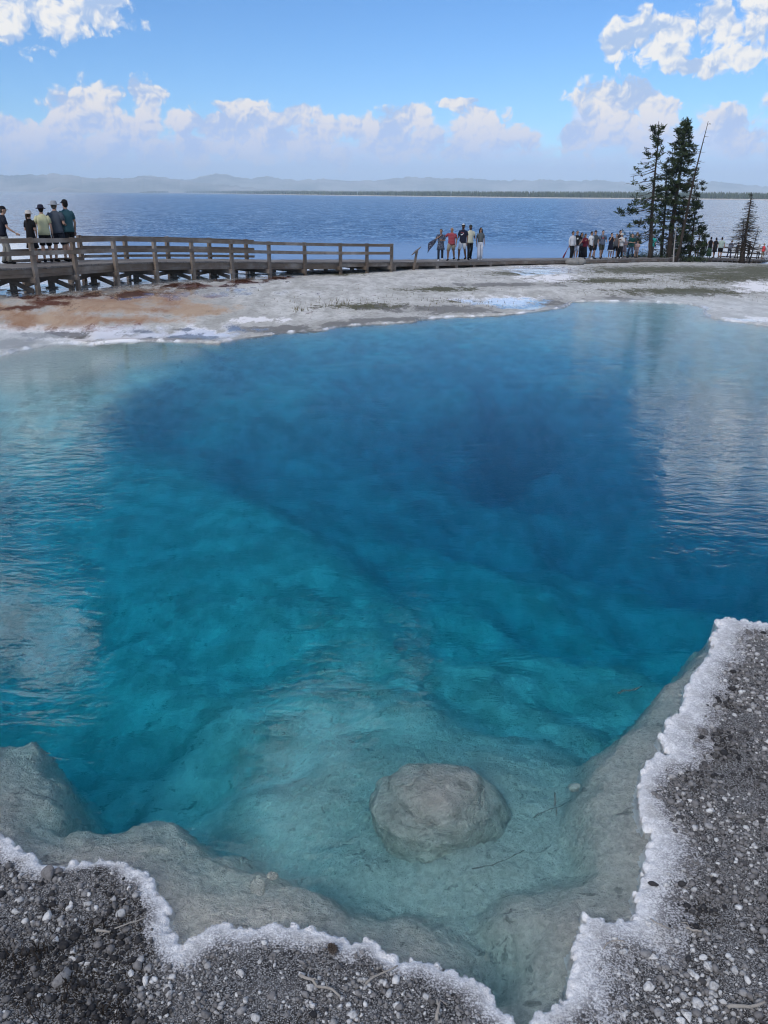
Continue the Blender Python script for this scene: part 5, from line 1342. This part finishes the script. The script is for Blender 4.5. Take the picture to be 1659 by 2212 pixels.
M_TWIG, t, b = mat('bleached twig', rough=.9); tc = t.n('ShaderNodeTexCoord').outputs['Object']
t.put(b.inputs['Base Color'], t.mix(t.noise(tc, 30, 4, .6), (.16, .14, .12), (.40, .37, .33)))
def twig(pts, r_, label, z=None, m_=None):
    W_ = []
    for i, (px_, py_) in enumerate(pts):
        p_ = at_z(px_, py_, .07)
        zz_ = (float(near_lookup(GR_Z, p_[0], p_[1])) + r_ + .012) if z is None else z - .02 * i
        W_.append(at_z(px_, py_, zz_))
    W_ = np.array(W_)
    if z is None: W_[:, 2] = np.linspace(max(W_[0, 2], W_[-1, 2]), W_[-1, 2], len(W_)) if len(W_) == 2 else W_[:, 2]
    mid_ = [W_[0]] + [W_[i] * (1 - u) + W_[i + 1] * u + rng.normal(size=3) * r_ * .5 for i in range(len(W_) - 1) for u in (.33, .66, 1.0)]
    mb = MB(); mb.tube(mid_, [r_ * (1 - .35 * i / len(mid_)) for i in range(len(mid_))], 6)
    for q in (.4, .7):
        p_ = mid_[int(q * (len(mid_) - 1))]; mb.tube([p_, p_ + rng.normal(size=3) * [.015, .015, .006], p_ + rng.normal(size=3) * [.02, .02, .008]], [r_ * .5, r_ * .4, r_ * .25], 5)
    o = mb.build('twig', m_ or M_TWIG, None, True); return tag(o, label, 'twig')
twig([(648,2105),(690,2125),(732,2147)], .008, 'long bleached twig lying on gravel below the centre of the crust')
twig([(790,2125),(822,2105),(858,2088)], .006, 'thin grey twig crossing the white crust at the centre')
twig([(943,2203),(945,2180),(948,2162)], .009, 'short thick white twig at the bottom centre')
twig([(247,2006),(280,1995),(318,1981)], .004, 'thin straight twig on the left gravel pointing at the crust')
twig([(1482,2004),(1498,2008),(1515,2013)], .007, 'short pale twig on the right gravel beyond the white triangular stone')
twig([(1305,2050),(1311,2039),(1324,2032),(1338,2031),(1350,2034)], .004, 'curved white root on the crust at the right')
twig([(1572,2176),(1610,2174),(1650,2168)], .010, 'grey stick lying flat in the bottom right corner')
twig([(1405,1985),(1425,1997),(1450,2006)], .004, 'hair-thin twig half hidden in the right gravel')
twig([(208,2010),(226,2013),(240,2012)], .007, 'short grey stick left of the rust-brown stone')
M_WETW, t, b = mat('sunken wood', (.27, .25, .225), .9)
twig([(1018,1897),(1060,1890),(1100,1876),(1130,1862)], .004, 'pale stick sunk on the silt right of the domed rock', z=-.20, m_=M_WETW)
twig([(1196,1735),(1197,1765),(1198,1790)], .005, 'dark forked stick standing on the pool floor at the right', z=-.22, m_=M_WETW)
twig([(1150,1790),(1180,1775),(1215,1765)], .004, 'thin stick lying across the forked one under water', z=-.22, m_=M_WETW)
twig([(1330,1532),(1350,1530),(1380,1522)], .010, 'dark stick under water beside the right shelf', z=-.34, m_=M_WETW)
# pine cone on the crust
cp = at_z(718, 2052, .05); cp[2] = float(near_lookup(GR_Z, cp[0], cp[1])) + .022
M_CONE, t, b = mat('pine cone', (.075, .060, .050), .8); mb = MB()
for i in range(7):
    zz_ = -.03 + .06 * i / 6; rr_ = .026 * math.sin(math.pi * (.15 + .8 * i / 6.5))
    for q in range(8):
        an = q * .785 + i * .4; d = np.array([math.cos(an), math.sin(an), .35]); mb.tube([(0, 0, zz_), d * rr_ * .7 + [0, 0, zz_], d * rr_ + [0, 0, zz_]], [.004, .007, .003], 5, flat=.5)
o = mb.build('pine_cone', M_CONE); o.location = cp; o.rotation_euler = (1.3, 0, .6); tag(o, 'small weathered pine cone lying on the white crust', 'pine cone')
# blackened dry weeds at the lower left
VB, FB, TB = [], [], []
for (px_, py_, n_) in ((30, 2080, 34), (70, 2050, 20), (15, 2030, 16), (180, 2140, 26), (130, 2120, 30), (245, 2170, 34), (70, 2185, 34), (215, 1985, 20), (100, 2050, 26)):
    c0 = at_z(px_, py_, .08); c0[2] = float(near_lookup(GR_Z, np.clip(c0[0], NX0, NX1), c0[1]))
    for _ in range(n_):
        b_ = c0 + rng.normal(size=3) * [.05, .04, 0]; d = np.array([rng.normal(0, .35), rng.normal(0, .35), 1.0]); d /= np.linalg.norm(d); L = rng.uniform(.02, .10)
        sd_ = np.cross(d, rng.normal(size=3)); sd_ /= np.linalg.norm(sd_); w_ = .0022
        i = len(VB); bend_ = rng.normal(size=3) * .015
        VB += [b_ - sd_ * w_, b_ + sd_ * w_, b_ + d * L * .6 + sd_ * w_, b_ + d * L * .6 - sd_ * w_, b_ + d * L + bend_]; FB += [(i, i + 1, i + 2, i + 3), (i + 3, i + 2, i + 4)]; TB += [0] * 5
M_WEED, t, b = mat('dry black weeds', (.022, .015, .010), .9)
tag(mesh_obj('weeds', np.array(VB), FB, M_WEED), 'dry blackened weeds in the lower left gravel', 'weeds', kind='stuff')
# grass on the far bank
VB, FB, TB = [], [], []
def blades(px_, py_, n_, sx, sy, hh):
    c0 = at_z(px_, py_, .05)
    for _ in range(n_):
        x_, y_ = c0[0] + rng.normal(0, sx), c0[1] + rng.normal(0, sy)
        z_ = zg_cache(x_, y_); d = np.array([rng.normal(0, .35), rng.normal(0, .35), 1.0]); L = rng.uniform(.4, 1) * hh; w_ = .008
        i = len(VB); VB.extend([(x_ - w_, y_, z_ - .02), (x_ + w_, y_, z_ - .02), (x_ + d[0] * L, y_ + d[1] * L, z_ + L)]); FB.append((i, i + 1, i + 2)); TB.extend([rng.random()] * 3)
_zi = {}
def zg_cache(x, y):
    k = (round(x * 2), round(y * 2))
    if k not in _zi: _zi[k] = zground(x, y)
    return _zi[k]
for a in ((730, 665, 40, .35, .5, .18), (800, 664, 70, 2.0, .5, .11), (648, 677, 26, .12, .2, .20), (930, 652, 30, 1.2, .4, .10), (1000, 655, 30, 1.0, .4, .10), (880, 635, 20, 1.5, .5, .09), (1300, 612, 90, 3.0, 1.2, .08), (1420, 600, 160, 5.0, 2.0, .08), (1560, 600, 180, 4.0, 2.0, .10), (1500, 630, 60, 4.0, 1.0, .08), (1620, 640, 40, 2.0, 1.0, .08)): blades(*a)
M_GRASS, t, b = mat('dry grass', rough=.9, spec=.1); tn = t.attr('tone'); t.put(b.inputs['Base Color'], t.mix(tn, (.05, .05, .025), (.22, .19, .11)))
tag(mesh_obj('grass', np.array(VB), np.array(FB), M_GRASS, attrs={'tone': np.array(TB)}), 'sparse dry grass tufts on the pale flat beyond the pool', 'grass', kind='stuff')

# ------------------------------------------------------------------ rocks under water
M_UW, t, b = mat('drowned rock', rough=.9, spec=.1); tc = t.pos()
n2 = t.noise(tc, 9, 6, .65); crk = t.ramp(t.noise(t.scale(tc, (1, 1.8, 2.4)), 4.5, 6, .65, 1.5), .55, .62)
t.put(b.inputs['Base Color'], t.mix(t.m('MULTIPLY', crk, .22), t.mix(t.ramp(n2, .3, .7), (.62, .55, .49), (.92, .84, .77)), (.36, .32, .29)))
t.put(b.inputs['Normal'], t.bump(t.m('ADD', t.m('ADD', n2, t.m('MULTIPLY', crk, -.18)), t.m('MULTIPLY', t.noise(tc, 45, 4, .65), .5)), 1.0, .07))
Vd, Fd = icosphere(6)
up_ = np.clip(Vd[:, 2], 0, 1)
n_ = fbm(Vd[:, 0] * 1.5 + 9 + Vd[:, 2], Vd[:, 1] * 1.5 - Vd[:, 2] * .6, 5, 301)
lay = fbm(Vd[:, 0] * .9 + 3, (Vd[:, 1] * .5 + Vd[:, 2] * 1.5) * 1.9, 5, 302) * 9
fine_ = fbm(Vd[:, 0] * 6 + Vd[:, 2] * 3, Vd[:, 1] * 6 - Vd[:, 2] * 3, 4, 303)
skirt = np.exp(-((np.arctan2(Vd[:, 1], Vd[:, 0]) + .15) / .7) ** 2) * (1 - up_) * .30
Vd = Vd * (1 + .30 * n_ + skirt + .030 * (np.floor(lay) + sstep(lay - np.floor(lay), .82, 1)) + .045 * fine_)[:, None]
c0 = at_z(935, 1772, -.30)
o = mesh_obj('domed_rock', Vd * np.array([.40, .42, .34]), Fd, M_UW, smooth=True); o.location = (c0[0], c0[1] + .02, -.42); o.rotation_euler = (0, 0, .35)
tag(o, 'big domed grey rock under the clear water', 'rock')
def sunk(px_, py_, rpx, z, label, seed, sq=(1, .8, .6)):
    p_ = at_z(px_, py_, z); zd = -((p_ - np.array([0, 0, CAM_H])) @ CR)[2]
    o = rock_mesh('rock', rpx * zd / FPX, seed, M_UW, 3, .2, sq); o.location = tuple(p_); o.rotation_euler = (0, 0, seed); tag(o, label, 'rock')
sunk(992, 1815, 22, -.26, 'small rounded rock against the right foot of the domed rock', 3)
sunk(560, 1932, 26, -.14, 'flat flake of sinter lying on the grey shelf', 5, (1, .7, .25))
sunk(1237, 1727, 16, -.26, 'dark cobble on the pool floor by the right shelf', 7)
sunk(590, 1905, 14, -.13, 'low lump above the flat flake on the shelf', 9, (1, .8, .4))
sunk(395, 1985, 13, -.08, 'long pale stone in the shallow notch of the crust', 11, (.7, 1.1, .5))
sunk(372, 1995, 10, -.07, 'smaller pale stone left of the long one in the notch', 13, (.9, 1, .5))
sunk(1108, 2110, 9, -.30, 'pebble in the narrow underwater gully', 15)
sunk(1050, 2095, 10, -.30, 'second pebble at the left side of the underwater gully', 17)
sunk(1082, 2088, 8, -.33, 'third pebble deep in the underwater gully', 19)
